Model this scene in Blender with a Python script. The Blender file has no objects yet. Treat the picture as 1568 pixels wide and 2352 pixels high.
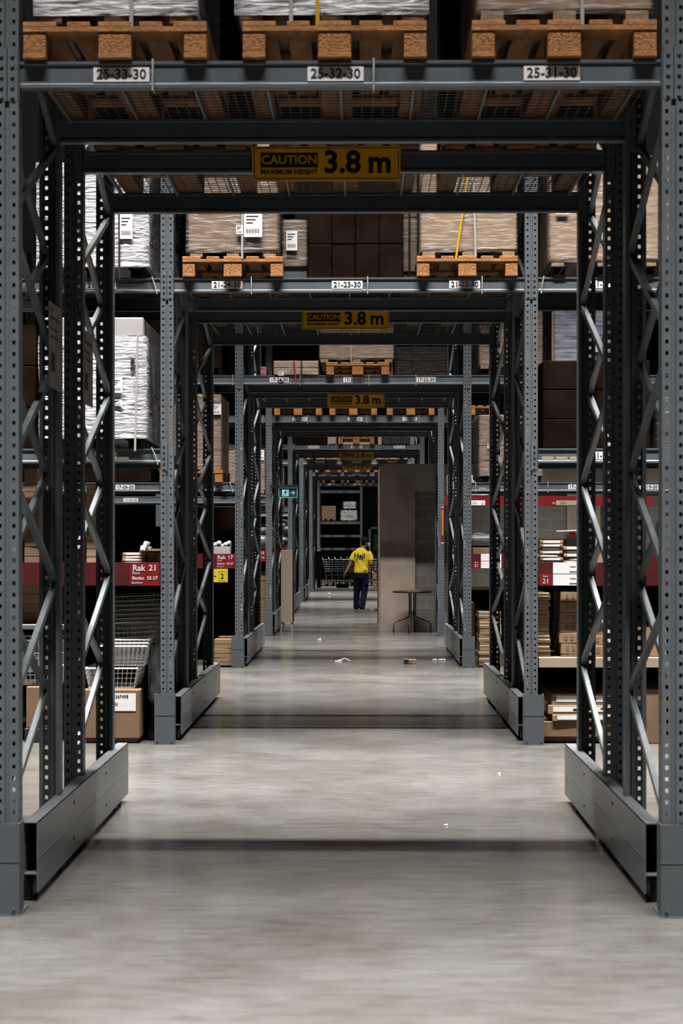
import bpy, math, random
from mathutils import Vector, Matrix
random.seed(7)
SC = bpy.context.scene
COL = SC.collection
F = 3600.0; TH = 0.011943; CS, SN = math.cos(TH), math.sin(TH); CAMZ = 1.63
def PX(px, d):                       # picture column at depth d -> world x
    u = (px-784)/F
    return d*(-SN+u*CS)/(CS+u*SN)
def PZ(py, d, px=827):               # picture row at depth d -> world z
    u = (px-784)/F
    return CAMZ-(py-1239)/F*d/(CS+u*SN)

# ------------------------------------------------------------------ materials
K = .34
def mat(name, c, rough=.5, metal=0., noise=.12, scale=6., bump=0., bscale=40., stretch=(1,1,1), coat=0., emis=None, es=1., c2=None, spec=.28):
    c = tuple(x*K for x in c); c2 = tuple(x*K for x in c2) if c2 else None
    m = bpy.data.materials.new(name); m.use_nodes = True
    nt = m.node_tree; b = nt.nodes['Principled BSDF']
    b.inputs['Roughness'].default_value = rough; b.inputs['Metallic'].default_value = metal
    b.inputs['Specular IOR Level'].default_value = spec
    if coat: b.inputs['Coat Weight'].default_value = coat; b.inputs['Coat Roughness'].default_value = .15
    tc = nt.nodes.new('ShaderNodeTexCoord'); mp = nt.nodes.new('ShaderNodeMapping'); mp.inputs['Scale'].default_value = stretch
    nt.links.new(tc.outputs['Object'], mp.inputs['Vector'])
    n = nt.nodes.new('ShaderNodeTexNoise'); n.inputs['Scale'].default_value = scale; n.inputs['Detail'].default_value = 5
    nt.links.new(mp.outputs[0], n.inputs['Vector'])
    r = nt.nodes.new('ShaderNodeValToRGB')
    a = c2 if c2 else tuple(x*(1-noise) for x in c)
    d = c if c2 else tuple(min(.9, x*(1+noise)) for x in c)
    r.color_ramp.elements[0].position = .35; r.color_ramp.elements[1].position = .65
    r.color_ramp.elements[0].color = (*a, 1); r.color_ramp.elements[1].color = (*d, 1)
    nt.links.new(n.outputs['Fac'], r.inputs['Fac']); nt.links.new(r.outputs[0], b.inputs['Base Color'])
    if bump:
        n2 = nt.nodes.new('ShaderNodeTexNoise'); n2.inputs['Scale'].default_value = bscale; n2.inputs['Detail'].default_value = 3
        nt.links.new(mp.outputs[0], n2.inputs['Vector'])
        bp = nt.nodes.new('ShaderNodeBump'); bp.inputs['Strength'].default_value = bump; bp.inputs['Distance'].default_value = .02
        nt.links.new(n2.outputs['Fac'], bp.inputs['Height']); nt.links.new(bp.outputs[0], b.inputs['Normal'])
    if emis: b.inputs['Emission Color'].default_value = (*emis, 1); b.inputs['Emission Strength'].default_value = es
    return m
M = {}
M['steel'] = mat('slate_painted_steel', (.165, .185, .205), .42, 0, .07, 9, spec=.24)
M['steel_dk'] = mat('slate_beam_paint', (.145, .165, .19), .36, 0, .08, 7, spec=.24)
M['galv'] = mat('galvanised_steel', (.26, .30, .32), .38, .3, .14, 14)
M['guardm'] = mat('guard_rail_paint', (.27, .29, .31), .36, .25, .13, 5, stretch=(1,.5,3))
M['boxm'] = mat('column_guard_paint', (.115, .13, .145), .5, 0, .06, 30)
M['bolt'] = mat('zinc_bolt', (.45, .43, .38), .35, .9)
M['wood'] = mat('pallet_wood', (.52, .215, .055), .75, 0, .25, 14, .25, 60, (1,.25,1))
M['chip'] = mat('pressed_chip_block', (.50, .205, .052), .85, 0, .35, 90, .5, 120)
M['paleWood'] = mat('pale_wood', (.48, .31, .17), .75, 0, .2, 16, .2, 60, (1,.3,1))
M['card'] = mat('cardboard', (.40, .25, .135), .75, 0, .09, 5)
M['card2'] = mat('cardboard_dull', (.27, .16, .085), .8, 0, .1, 5)
M['card3'] = mat('cardboard_pale', (.50, .34, .20), .75, 0, .08, 5)
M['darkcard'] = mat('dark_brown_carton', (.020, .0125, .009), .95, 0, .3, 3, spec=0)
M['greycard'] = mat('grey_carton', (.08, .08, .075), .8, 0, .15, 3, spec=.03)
M['whitecard'] = mat('white_carton', (.62, .60, .62), .55, 0, .08, 6)
M['bluewhite'] = mat('white_blue_print', (.70, .70, .74), .45, 0, .1, 3, c2=(.10, .12, .30), stretch=(1,1,9))
M['redwhite'] = mat('pink_print', (.62, .40, .44), .5, 0, .1, 9, c2=(.45, .04, .10), stretch=(1,1,4))
M['paper'] = mat('white_paper', (1.15, 1.12, 1.13), .6, 0, .03)
M['sheetp'] = mat('aged_paper', (.48, .43, .38), .6, 0, .2, 14)
M['tan'] = mat('tan_label', (.48, .40, .28), .6, 0, .04)
M['ink'] = mat('black_ink', (.012, .012, .014), .5, 0, 0)
M['red'] = mat('red_plastic', (.26, .004, .010), .45, 0, .05)
M['dred'] = mat('dull_red_plastic', (.10, .010, .012), .4, 0, .2, 8)
M['whitetxt'] = mat('white_print', (.80, .78, .78), .5, 0, 0)
M['yellow'] = mat('caution_yellow', (1.5, .74, .02), .45, 0, .06)
M['lemon'] = mat('lemon_card', (.85, .68, .02), .5, 0, .03)
M['yband'] = mat('yellow_strap', (.85, .50, .005), .45, 0, .05)
M['wband'] = mat('white_strap', (.55, .55, .52), .45, 0, .05)
M['rband'] = mat('red_strap', (.55, .02, .03), .45, 0, .05)
M['dband'] = mat('dark_strap', (.03, .025, .03), .45, 0, .05)
M['tie'] = mat('plastic_tie', (.62, .63, .55), .5, 0, .05)
M['wire'] = mat('zinc_wire', (.16, .155, .15), .45, .3, .1)
M['whitewire'] = mat('white_wire', (2.2, 2.2, 2.2), .4, 0, .03)
M['greywire'] = mat('warm_grey_wire', (.36, .35, .30), .45, .2, .1)
M['plastic'] = mat('black_plastic', (.02, .02, .022), .5, 0, .1)
M['darksteel'] = mat('dark_painted_steel', (.028, .030, .034), .4, .3, .1)
M['chrome'] = mat('chrome_wire', (.42, .42, .45), .3, .6, .05)
M['blue'] = mat('blue_plastic', (.02, .06, .45), .4, 0, .05)
M['beige'] = mat('beige_lacquer', (.62, .52, .39), .5, 0, .04)
M['green'] = mat('green_plastic', (.02, .12, .012), .5, 0, .2)
M['shelf'] = mat('pale_shelf_edge', (.50, .40, .30), .6, 0, .06)
M['dkwall'] = mat('dark_corrugated', (.045, .048, .05), .5, .2, .1)
M['ceil'] = mat('ceiling_paint', (.05, .05, .052), .8)
M['shirt'] = mat('yellow_cotton', (.88, .66, .018), .85, 0, .06, 20, .25, 25)
M['navy'] = mat('navy_cloth', (.006, .008, .022), .95, 0, .2, 20, .2, 30, spec=.05)
M['navyprint'] = mat('navy_print', (.02, .02, .10), .8, spec=.1)
M['skin'] = mat('brown_skin', (.33, .16, .09), .55, 0, .06)
M['hair'] = mat('black_hair', (.006, .005, .005), .8, 0, .2, 60, .4, 90, spec=.1)
M['glove'] = mat('dark_glove', (.03, .035, .04), .7, 0, .1)
M['mask'] = mat('white_mask', (.68, .66, .62), .8, 0, .03)
M['shoe'] = mat('black_shoe', (.012, .012, .012), .5)
M['sole'] = mat('yellow_green_trim', (.50, .55, .06), .5)
M['exitbg'] = mat('exit_sign_panel', (.01, .05, .05), .35, 0, 0, emis=(.01, .05, .06), es=.15)
M['exitlit'] = mat('exit_sign_lit_figure', (.25, .5, .55), .4, 0, 0, emis=(.28, .60, .68), es=.42)
M['greybag'] = mat('grey_plastic_bag', (.30, .31, .33), .22, 0, .3, 9, .9, 14)
M['darkfoam'] = mat('dark_grey_foam', (.05, .055, .06), .6)
M['orange'] = mat('orange_print', (.80, .22, .02), .5)

def film_mat(name, alpha, col=(.29, .28, .29), stretch=(1.2, 1.2, 9), lo=.44, hi=.72):
    m = bpy.data.materials.new(name); m.use_nodes = True; nt = m.node_tree; b = nt.nodes['Principled BSDF']
    b.inputs['Base Color'].default_value = (*col, 1); b.inputs['Roughness'].default_value = .22; b.inputs['Specular IOR Level'].default_value = .28
    tc = nt.nodes.new('ShaderNodeTexCoord'); mp = nt.nodes.new('ShaderNodeMapping'); mp.inputs['Scale'].default_value = stretch
    mp.inputs['Rotation'].default_value = (0, .12, 0)
    nt.links.new(tc.outputs['Object'], mp.inputs['Vector'])
    n = nt.nodes.new('ShaderNodeTexNoise'); n.inputs['Scale'].default_value = 5; n.inputs['Detail'].default_value = 6; n.inputs['Distortion'].default_value = .6
    nt.links.new(mp.outputs[0], n.inputs['Vector'])
    r = nt.nodes.new('ShaderNodeMapRange'); r.inputs['From Min'].default_value = lo; r.inputs['From Max'].default_value = hi
    r.inputs['To Min'].default_value = .04; r.inputs['To Max'].default_value = alpha
    nt.links.new(n.outputs['Fac'], r.inputs['Value']); nt.links.new(r.outputs[0], b.inputs['Alpha'])
    bp = nt.nodes.new('ShaderNodeBump'); bp.inputs['Strength'].default_value = .8; bp.inputs['Distance'].default_value = .03
    nt.links.new(n.outputs['Fac'], bp.inputs['Height']); nt.links.new(bp.outputs[0], b.inputs['Normal'])
    return m
M['film'] = film_mat('stretch_film', .38)
M['filmw'] = film_mat('thick_white_film', .97, (.29, .29, .31), lo=.30, hi=.55)
M['filmd'] = film_mat('thin_grey_film', .09, (.2, .2, .21))

def concrete_floor():
    m = bpy.data.materials.new('polished_concrete'); m.use_nodes = True; nt = m.node_tree; b = nt.nodes['Principled BSDF']
    L = nt.links.new; N = nt.nodes.new
    tc = N('ShaderNodeTexCoord')
    def noise(scale, det, st=(1,1,1), rough=.6):
        mp = N('ShaderNodeMapping'); mp.inputs['Scale'].default_value = st; L(tc.outputs['Object'], mp.inputs['Vector'])
        n = N('ShaderNodeTexNoise'); n.inputs['Scale'].default_value = scale; n.inputs['Detail'].default_value = det; n.inputs['Roughness'].default_value = rough
        L(mp.outputs[0], n.inputs['Vector']); return n
    a = noise(1.1, 8, (1, 1.2, 1), .62); c = noise(9, 6, (.5, 1.6, 1), .65); g = noise(260, 2)
    r = N('ShaderNodeValToRGB'); e = r.color_ramp.elements
    e[0].position = .30; e[0].color = (0.0418, 0.0396, 0.0358, 1); e[1].position = .70; e[1].color = (0.0715, 0.0704, 0.0682, 1)
    L(a.outputs['Fac'], r.inputs['Fac'])
    r2 = N('ShaderNodeValToRGB'); e = r2.color_ramp.elements
    e[0].position = .20; e[0].color = (.45, .40, .34, 1); e[1].position = .58; e[1].color = (1, 1, 1, 1)
    L(c.outputs['Fac'], r2.inputs['Fac'])
    mx = N('ShaderNodeMix'); mx.data_type = 'RGBA'; mx.blend_type = 'MULTIPLY'; mx.inputs[0].default_value = .6
    L(r.outputs[0], mx.inputs[6]); L(r2.outputs[0], mx.inputs[7])
    r3 = N('ShaderNodeMapRange'); r3.inputs['To Min'].default_value = .86; r3.inputs['To Max'].default_value = 1.14
    L(g.outputs['Fac'], r3.inputs['Value'])
    mx2 = N('ShaderNodeMix'); mx2.data_type = 'RGBA'; mx2.blend_type = 'MULTIPLY'; mx2.inputs[0].default_value = 1
    L(mx.outputs[2], mx2.inputs[6]); L(r3.outputs[0], mx2.inputs[7]); L(mx2.outputs[2], b.inputs['Base Color'])
    rr = N('ShaderNodeMapRange'); rr.inputs['To Min'].default_value = .12; rr.inputs['To Max'].default_value = .30
    L(a.outputs['Fac'], rr.inputs['Value']); L(rr.outputs[0], b.inputs['Roughness'])
    b.inputs['Specular IOR Level'].default_value = .42
    return m
M['floor'] = concrete_floor()
def concrete_wall():
    return mat('cast_concrete', (.66, .545, .43), .85, 0, .16, 3, .35, 50, c2=(.52, .425, .33))
M['conc'] = concrete_wall()
def block_wall():
    m = bpy.data.materials.new('grey_blockwork'); m.use_nodes = True; nt = m.node_tree; b = nt.nodes['Principled BSDF']
    L = nt.links.new; N = nt.nodes.new
    tc = N('ShaderNodeTexCoord'); mp = N('ShaderNodeMapping'); mp.inputs['Rotation'].default_value = (math.pi/2, 0, 0)
    L(tc.outputs['Object'], mp.inputs['Vector'])
    br = N('ShaderNodeTexBrick'); br.inputs['Scale'].default_value = 1; br.inputs['Brick Width'].default_value = .40; br.inputs['Row Height'].default_value = .20
    br.inputs['Mortar Size'].default_value = .006; br.inputs['Color1'].default_value = (0.0979, 0.0891, 0.0775, 1); br.inputs['Color2'].default_value = (0.1309, 0.1199, 0.1045, 1)
    br.inputs['Mortar'].default_value = (0.1870, 0.1733, 0.1546, 1); L(mp.outputs[0], br.inputs['Vector'])
    n = N('ShaderNodeTexNoise'); n.inputs['Scale'].default_value = 40; L(mp.outputs[0], n.inputs['Vector'])
    mx = N('ShaderNodeMix'); mx.data_type = 'RGBA'; mx.blend_type = 'MULTIPLY'; mx.inputs[0].default_value = .5
    L(br.outputs['Color'], mx.inputs[6]); L(n.outputs['Color'], mx.inputs[7]); L(mx.outputs[2], b.inputs['Base Color'])
    bp = N('ShaderNodeBump'); bp.inputs['Strength'].default_value = .5; L(br.outputs['Fac'], bp.inputs['Height']); bp.invert = True
    L(bp.outputs[0], b.inputs['Normal']); b.inputs['Roughness'].default_value = .9
    return m
M['block'] = block_wall()

# ------------------------------------------------------------------ mesh helpers
class MB:
    def __init__(s): s.v = []; s.f = []
    def box(s, x0, x1, y0, y1, z0, z1, rot=None, piv=None, j=0):
        b = len(s.v); P = [(x0,y0,z0),(x1,y0,z0),(x1,y1,z0),(x0,y1,z0),(x0,y0,z1),(x1,y0,z1),(x1,y1,z1),(x0,y1,z1)]
        if j: P = [(x+random.uniform(-j,j), y+random.uniform(-j,j), z+random.uniform(-j,j)) for x,y,z in P]
        if rot:
            R = Matrix.Rotation(rot, 3, 'Z'); c = Vector(piv or ((x0+x1)/2,(y0+y1)/2,0))
            P = [tuple(R @ (Vector(p)-c)+c) for p in P]
        s.v += P
        s.f += [tuple(b+i for i in q) for q in ((0,3,2,1),(4,5,6,7),(0,1,5,4),(1,2,6,5),(2,3,7,6),(3,0,4,7))]
        return s
    def cbox(s, x0, x1, y0, y1, z0, z1, c=.006):      # box with chamfered vertical edges and top
        P = lambda z, i: [(x0+c+i,y0+i,z),(x1-c-i,y0+i,z),(x1-i,y0+c+i,z),(x1-i,y1-c-i,z),(x1-c-i,y1-i,z),(x0+c+i,y1-i,z),(x0+i,y1-c-i,z),(x0+i,y0+c+i,z)]
        b = len(s.v); s.v += P(z0+c, 0)+P(z1-c, 0)+P(z1, c)+P(z0, c)
        for k in range(8):
            n = (k+1) % 8
            s.f.append((b+k, b+n, b+8+n, b+8+k)); s.f.append((b+8+k, b+8+n, b+16+n, b+16+k)); s.f.append((b+24+k, b+24+n, b+n, b+k))
        s.f.append(tuple(b+16+k for k in range(8))); s.f.append(tuple(b+24+k for k in reversed(range(8))))
        return s
    def bar(s, p, q, w, h, up=(1,0,0)):
        p = Vector(p); q = Vector(q); d = (q-p).normalized(); u = Vector(up); u = (u-d*u.dot(d))
        if u.length < 1e-5: u = Vector((0,1,0))-d*d.y
        u.normalize(); w2 = d.cross(u).normalized(); b = len(s.v)
        for c in (p, q):
            for a, e in ((-1,-1),(1,-1),(1,1),(-1,1)): s.v.append(tuple(c+u*(a*w/2)+w2*(e*h/2)))
        s.f += [tuple(b+i for i in k) for k in ((0,3,2,1),(4,5,6,7),(0,1,5,4),(1,2,6,5),(2,3,7,6),(3,0,4,7))]
        return s
    def tube(s, pts, r, n=8, closed=False):
        pts = [Vector(p) for p in pts]; m = len(pts); rings = []
        for i, p in enumerate(pts):
            a = pts[i-1] if (i or closed) else p; c = pts[(i+1) % m] if (i < m-1 or closed) else p
            d = (c-a).normalized(); ref = Vector((0,0,1)) if abs(d.z) < .9 else Vector((1,0,0))
            u = d.cross(ref).normalized(); w = d.cross(u); rr = r[i] if isinstance(r, (list, tuple)) else r
            rings.append(len(s.v))
            for k in range(n):
                t = 2*math.pi*k/n; s.v.append(tuple(p+u*(math.cos(t)*rr)+w*(math.sin(t)*rr)))
        R = range(m if closed else m-1)
        for i in R:
            a, b = rings[i], rings[(i+1) % m]
            for k in range(n): s.f.append((a+k, a+(k+1) % n, b+(k+1) % n, b+k))
        if not closed:
            s.f.append(tuple(rings[0]+k for k in reversed(range(n)))); s.f.append(tuple(rings[-1]+k for k in range(n)))
        return s
    def prism_x(s, prof, x0, x1):      # profile in (y,z)
        b = len(s.v); n = len(prof)
        s.v += [(x0,y,z) for y,z in prof]+[(x1,y,z) for y,z in prof]
        for k in range(n): s.f.append((b+k, b+(k+1) % n, b+n+(k+1) % n, b+n+k))
        s.f.append(tuple(b+k for k in reversed(range(n)))); s.f.append(tuple(b+n+k for k in range(n)))
        return s
    def disc(s, cx, cy, z0, z1, r, n=24, axis='z'):
        b = len(s.v)
        for z in (z0, z1):
            for k in range(n):
                t = 2*math.pi*k/n; a, c = math.cos(t)*r, math.sin(t)*r
                s.v.append((cx+a, cy+c, z) if axis == 'z' else ((cx+a, z, cy+c) if axis == 'y' else (z, cx+a, cy+c)))
        for k in range(n): s.f.append((b+k, b+(k+1) % n, b+n+(k+1) % n, b+n+k))
        s.f.append(tuple(b+k for k in reversed(range(n)))); s.f.append(tuple(b+n+k for k in range(n)))
        return s
    def ell(s, c, r, n=14, m=10):
        b = len(s.v)
        for i in range(m+1):
            ph = math.pi*i/m
            for k in range(n):
                t = 2*math.pi*k/n
                s.v.append((c[0]+r[0]*math.sin(ph)*math.cos(t), c[1]+r[1]*math.sin(ph)*math.sin(t), c[2]+r[2]*math.cos(ph)))
        for i in range(m):
            for k in range(n): s.f.append((b+i*n+k, b+(i+1)*n+k, b+(i+1)*n+(k+1) % n, b+i*n+(k+1) % n))
        return s
    def mesh(s, name, m, smooth=False):
        me = bpy.data.meshes.new(name); me.from_pydata(s.v, [], s.f); me.update()
        if m: me.materials.append(m)
        if smooth:
            for p in me.polygons: p.use_smooth = True
        return me
def ob(name, me, parent=None, loc=None, label=None):
    o = bpy.data.objects.new(name, me); COL.objects.link(o)
    if parent: o.parent = parent
    if loc: o.location = loc
    if label: o['label'] = label
    return o
import re
RW = {'25': 'nearest', '21': 'second', '17': 'third', '13': 'fourth', '09': 'fifth'}
def words(l):
    l = re.sub(r'(rack )?row (25|21|17|13|09)', lambda m: RW[m.group(2)]+' '+(m.group(1) or '')+'row', l)
    return l
def tag(o, label=None, cat=None, group=None, kind=None):
    if label: label = words(label)
    if group: group = words(group)
    if label: o['label'] = label
    if cat: o['category'] = cat
    if group: o['group'] = group
    if kind: o['kind'] = kind
    return o
def thing(name, loc, label, cat, group=None, rz=0):
    o = bpy.data.objects.new(name, None); o.empty_display_size = .1; COL.objects.link(o)
    o.location = loc; o.rotation_euler = (0, 0, rz)
    return tag(o, label, cat, group)
def apply_solid(me, t):
    o = bpy.data.objects.new('tmp', me); COL.objects.link(o)
    md = o.modifiers.new('s', 'SOLIDIFY'); md.thickness = t; md.offset = 0
    dg = bpy.context.evaluated_depsgraph_get(); dg.update()
    r = bpy.data.meshes.new_from_object(o.evaluated_get(dg)); bpy.data.objects.remove(o)
    return r
_tc = {}
def text_mesh(s, size, m, bold=0., shear=0., spacing=1.):
    k = (s, round(size, 4), m.name, bold, shear)
    if k in _tc: return _tc[k]
    cu = bpy.data.curves.new('t', 'FONT'); cu.body = s; cu.size = size; cu.align_x = 'CENTER'; cu.align_y = 'CENTER'
    cu.offset = bold*size; cu.extrude = .0006; cu.shear = shear; cu.space_character = spacing; cu.resolution_u = 3
    o = bpy.data.objects.new('t', cu); COL.objects.link(o)
    dg = bpy.context.evaluated_depsgraph_get(); dg.update()
    me = bpy.data.meshes.new_from_object(o.evaluated_get(dg)); bpy.data.objects.remove(o)
    me.transform(Matrix.Rotation(math.pi/2, 4, 'X')); me.materials.clear(); me.materials.append(m)
    _tc[k] = me
    return me
ORD = ['bottom', 'second', 'third', 'fourth', 'fifth', 'sixth', 'seventh', 'eighth', 'ninth', 'tenth', 'eleventh', 'twelfth', 'thirteenth',
       'fourteenth', 'fifteenth', 'sixteenth', 'seventeenth', 'eighteenth', 'nineteenth', 'twentieth']

# ------------------------------------------------------------------ setting
def struct(name, mb, m, **k): return tag(ob(name, mb.mesh(name, m)), kind='structure')
struct('floor', MB().box(-15, 15, -4, 76, -.2, 0), M['floor'])
struct('ceiling', MB().box(-15, 15, -4, 76, 11, 11.2), M['ceil'])
struct('wall_left', MB().box(-15.2, -15, -4, 76, 0, 11), M['dkwall'])
struct('wall_right', MB().box(15, 15.2, -4, 76, 0, 11), M['dkwall'])
struct('wall_front', MB().box(-15, 15, -4.2, -4, 0, 11), M['dkwall'])
b = MB(); b.box(-15, 15, 76, 76.2, 0, 11)
for i in range(150): b.box(-15+i*.2, -14.9+i*.2, 75.95, 76, 0, 11)
struct('wall_back', b, M['dkwall'])
WX = PX(873, 28)
b = MB()
b.box(WX, PX(953, 28), 28, 30.7, 0, 2.98).box(PX(953, 28), 9.5, 28, 30.7, 2.49, 2.98)
b.box(PX(1302, 28), 4.35, 28, 30.7, 0, 2.49).box(7.0, 7.6, 28, 30.7, 0, 2.49)
struct('wall_middle', b, M['conc'])
b = MB(); b.box(PX(953, 28), PX(1302, 28), 28.07, 28.3, 0, 2.49).box(4.35, 7.0, 28.07, 28.3, 0, 2.49)
struct('wall_recess', b, M['block'])
b = MB(); b.box(WX-.02, WX, 30.55, 30.7, 0, 2.98)
struct('trim_1', b, M['galv'])

# ------------------------------------------------------------------ rack parts
def upright_mesh(h):
    v = []; f = []; idx = {}
    def vid(p):
        k = tuple(round(c, 5) for c in p)
        if k not in idx: idx[k] = len(v); v.append(k)
        return idx[k]
    zs = [0.0]; z = 0.03
    rows = []
    while z < h-.06:
        rows.append((zs[-1], z, False)); rows.append((z, z+.018, True)); zs.append(z+.018); z += .05
    rows.append((zs[-1], h, False))
    # plan outline: list of (p0, p1, is_hole_column)
    W = .05; D = .078
    plan = [(-W+.018, D), (-W, D), (-W, .046), (-W, .031), (-W, 0), (-.037, 0), (-.023, 0), (-.012, 0), (-.009, .009), (.009, .009), (.012, 0), (.023, 0), (.037, 0), (W, 0), (W, .031), (W, .046), (W, D), (W-.018, D)]
    holes = {2, 5, 11, 14}
    for z0, z1, hr in rows:
        for i in range(len(plan)-1):
            if hr and i in holes: continue
            a, c = plan[i], plan[i+1]
            f.append((vid((a[0],a[1],z0)), vid((c[0],c[1],z0)), vid((c[0],c[1],z1)), vid((a[0],a[1],z1))))
    me = bpy.data.meshes.new('upright'); me.from_pydata(v, [], f); me.update(); me.materials.append(M['steel'])
    return apply_solid(me, .0025)
UPM = {5.5: upright_mesh(5.5), 2.4: upright_mesh(2.4)}
FOOT = MB().box(-.07, .07, -.015, .10, 0, .012).mesh('foot_plate', M['galv'])
BR = {}
def brace_mesh(D, k, dark):
    key = (D, k, dark)
    if key in BR: return BR[key]
    z = .40+.54*k; x = -.022 if k % 2 == 0 else .022
    if dark: p, q = (x, D-.055, z+.49), (x, .055, z+.94)
    else: p, q = (x, .055, z), (x, D-.055, z+.47)
    b = MB()
    b.bar(p, q, .026, .034)
    BR[key] = b.mesh('brace', M['galv']); return BR[key]
def rack_frame(x, y0, y1, label, h=5.5, zb=0, group='perforated rack frames'):
    D = round(y1-y0+.05, 3)
    t = thing('rack_frame', (x, y0, zb), label, 'rack frame', group)
    u = UPM[h]
    ob('upright', u, t); o = ob('upright', u, t, (0, D, 0)); o.rotation_euler = (0, 0, math.pi)
    ob('foot_plate', FOOT, t); o = ob('foot_plate', FOOT, t, (0, D, 0)); o.rotation_euler = (0, 0, math.pi)
    k = 0
    while .40+.54*k+.94 < h:
        ob('brace', brace_mesh(D, k, False), t); ob('brace', brace_mesh(D, k, True), t); k += 1
    return t
BH = .115
BPROF = [(.05, 0), (-.004, 0), (-.004, .014), (.004, .022), (.004, .098), (-.003, .103), (-.003, BH), (.05, BH)]
def beam_mesh(L): return MB().prism_x(BPROF, 0, L).mesh('beam', M['steel_dk'])
BM = beam_mesh(2.8)
def conn_mesh(side):
    b = MB(); x0, x1 = (-.052, .0) if side < 0 else (0, .052)
    b.box(x0, x1, -.014, -.008, -.06, .17); b.box(-.003, .003, -.014, .05, -.06, .17)
    for i in range(5): b.disc((x0+x1)/2, -.04+i*.045, -.020, -.014, .009, 8, 'y')
    return b.mesh('connector', M['steel'])
CN = {-1: conn_mesh(-1), 1: conn_mesh(1)}
LABM = MB().box(-.122, .122, -.003, 0, -.031, .031).mesh('location_label', M['paper'])
LABT = MB().box(-.046, .046, -.003, 0, -.034, -.008).mesh('location_label', M['tan'])
TIEM = {}
def tie_mesh(lean):
    if lean not in TIEM:
        TIEM[lean] = MB().tube([(lean, -.009, BH+.006), (lean*.4, -.011, .06), (0, -.010, -.012), (0, .054, -.008), (lean, .054, BH+.006), (lean, -.009, BH+.006)], .0045, 6).mesh('plastic_tie', M['tie'])
    return TIEM[lean]
def beam(x0, y, z0, label, labels=(), ties=(), group='steel rack beams', lmat=None):
    t = thing('rack_beam', (x0, y, z0), label, 'rack beam', group)
    ob('beam', BM, t); ob('connector', CN[-1], t); ob('connector', CN[1], t, (2.8, 0, 0))
    for (lx, s, kind) in labels:
        l = ob('location_label', LABM if kind != 't' else LABT, t, (lx-x0, .003, .058), 'white location label' if kind != 't' else 'tan label')
        if s: ob('lettering', text_mesh(s, .060 if kind != 't' else .03, M['ink'], .012), l, (0, -.0042, 0))
    for (tx, lean) in ties: ob('plastic_tie', tie_mesh(lean), t, (tx-x0, 0, 0))
    return t

XL, XR = -1.49, 1.31
L2, L3 = 2.24, 3.602      # beam undersides
ROWS = {'25': [6.82, 7.78, 8.40, 9.45], '21': [12.48, 13.52, 14.25, 15.87], '17': [19.92, 21.05, 21.85, 23.45], '13': [26.4, 27.5, 28.5, 30.1],
        '09': [34.4, 35.5, 36.2, 37.9], 'a': [40.95, 42.0, 42.9, 44.5], 'b': [48.7, 49.8, 50.6, 52.2], 'c': [57.6, 58.7]}
RN = {'25': 'the nearest rack row', '21': 'the second rack row', '17': 'the third rack row', '13': 'the fourth rack row', '09': 'the fifth rack row', 'a': 'the sixth rack row', 'b': 'the seventh rack row', 'c': 'the eighth rack row'}
labs = {'25': [(PX(276, 6.8), '25-33-30', ''), (PX(770, 6.8), '25-32-30', ''), (PX(1269, 6.8), '25-31-30', '')],
        '21': [(PX(p, 12.48), s, '') for p, s in ((521, '21-24-30'), (797, '21-23-30'), (1067, '21-22-30'))],
        '17': [(PX(p, 19.92), s, '') for p, s in ((641, '17-24-30'), (810, '17-23-30'), (978, '17-22-30'))],
        '13': [(PX(p, 26.4), s, '') for p, s in ((688, '13-24-30'), (815, '13-23-30'), (941, '13-22-30'))],
        '09': [(PX(p, 34.4), s, '') for p, s in ((720, '09-24-30'), (818.5, '09-23-30'), (917, '09-22-30'))],
        'a': [(PX(p, 40.95), s, '') for p, s in ((735, '05-24-30'), (818.5, '05-23-30'), (900, '05-22-30'))],
        'b': [(PX(p, 48.7), s, '') for p, s in ((749, '03-24-30'), (819, '03-23-30'))],
        'c': [(PX(p, 57.6), '', '') for p in (761, 820)]}
ties = {'25': [(PX(349, 6.8), 0), (PX(858, 6.8), 0)], '21': [(PX(577, 12.48), 0), (PX(844, 12.48), 0), (PX(1107, 12.48), 0)],
        '17': [(PX(689, 19.9), 0), (PX(847, 19.9), 0), (PX(955, 19.9), 0)], '13': [(PX(706, 26.4), 0), (PX(842, 26.4), 0), (PX(963, 26.4), 0)],
        '09': [(PX(p, 34.4), 0) for p in (673, 764, 771, 863, 870, 963)], 'a': [(PX(p, 40.95), 0) for p in (698, 775, 780, 856, 861, 939)],
        'b': [(PX(p, 48.7), 0) for p in (721, 782, 788, 842, 858)], 'c': [(PX(p, 57.6), 0) for p in (736, 783, 853)]}
NTH = ['front', 'second', 'third', 'rear']
GUARDL = MB(); 
def cguard_mesh():
    b = MB()
    b.box(-.08, .08, -.055, -.049, .005, .40).box(-.08, -.074, -.049, .035, .005, .40).box(.074, .08, -.049, .035, .005, .40)
    b.box(-.0815, .0815, -.0565, -.05, .232, .238).box(-.085, .085, -.062, .035, 0, .005)
    return b.mesh('guard_shell', M['boxm'])
CG = cguard_mesh()
CGF = MB().disc(-.055, .03, -.062, -.055, .006, 8, 'y').disc(.055, .03, -.062, -.055, .006, 8, 'y').mesh('bolt', M['boxm'])
def col_guard(x, y, label):
    t = thing('column_guard', (x+(-.014 if x < 0 else .014), y, 0), label, 'column guard', 'grey column guards'); ob('guard_shell', CG, t); ob('bolt', CGF, t)
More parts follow.
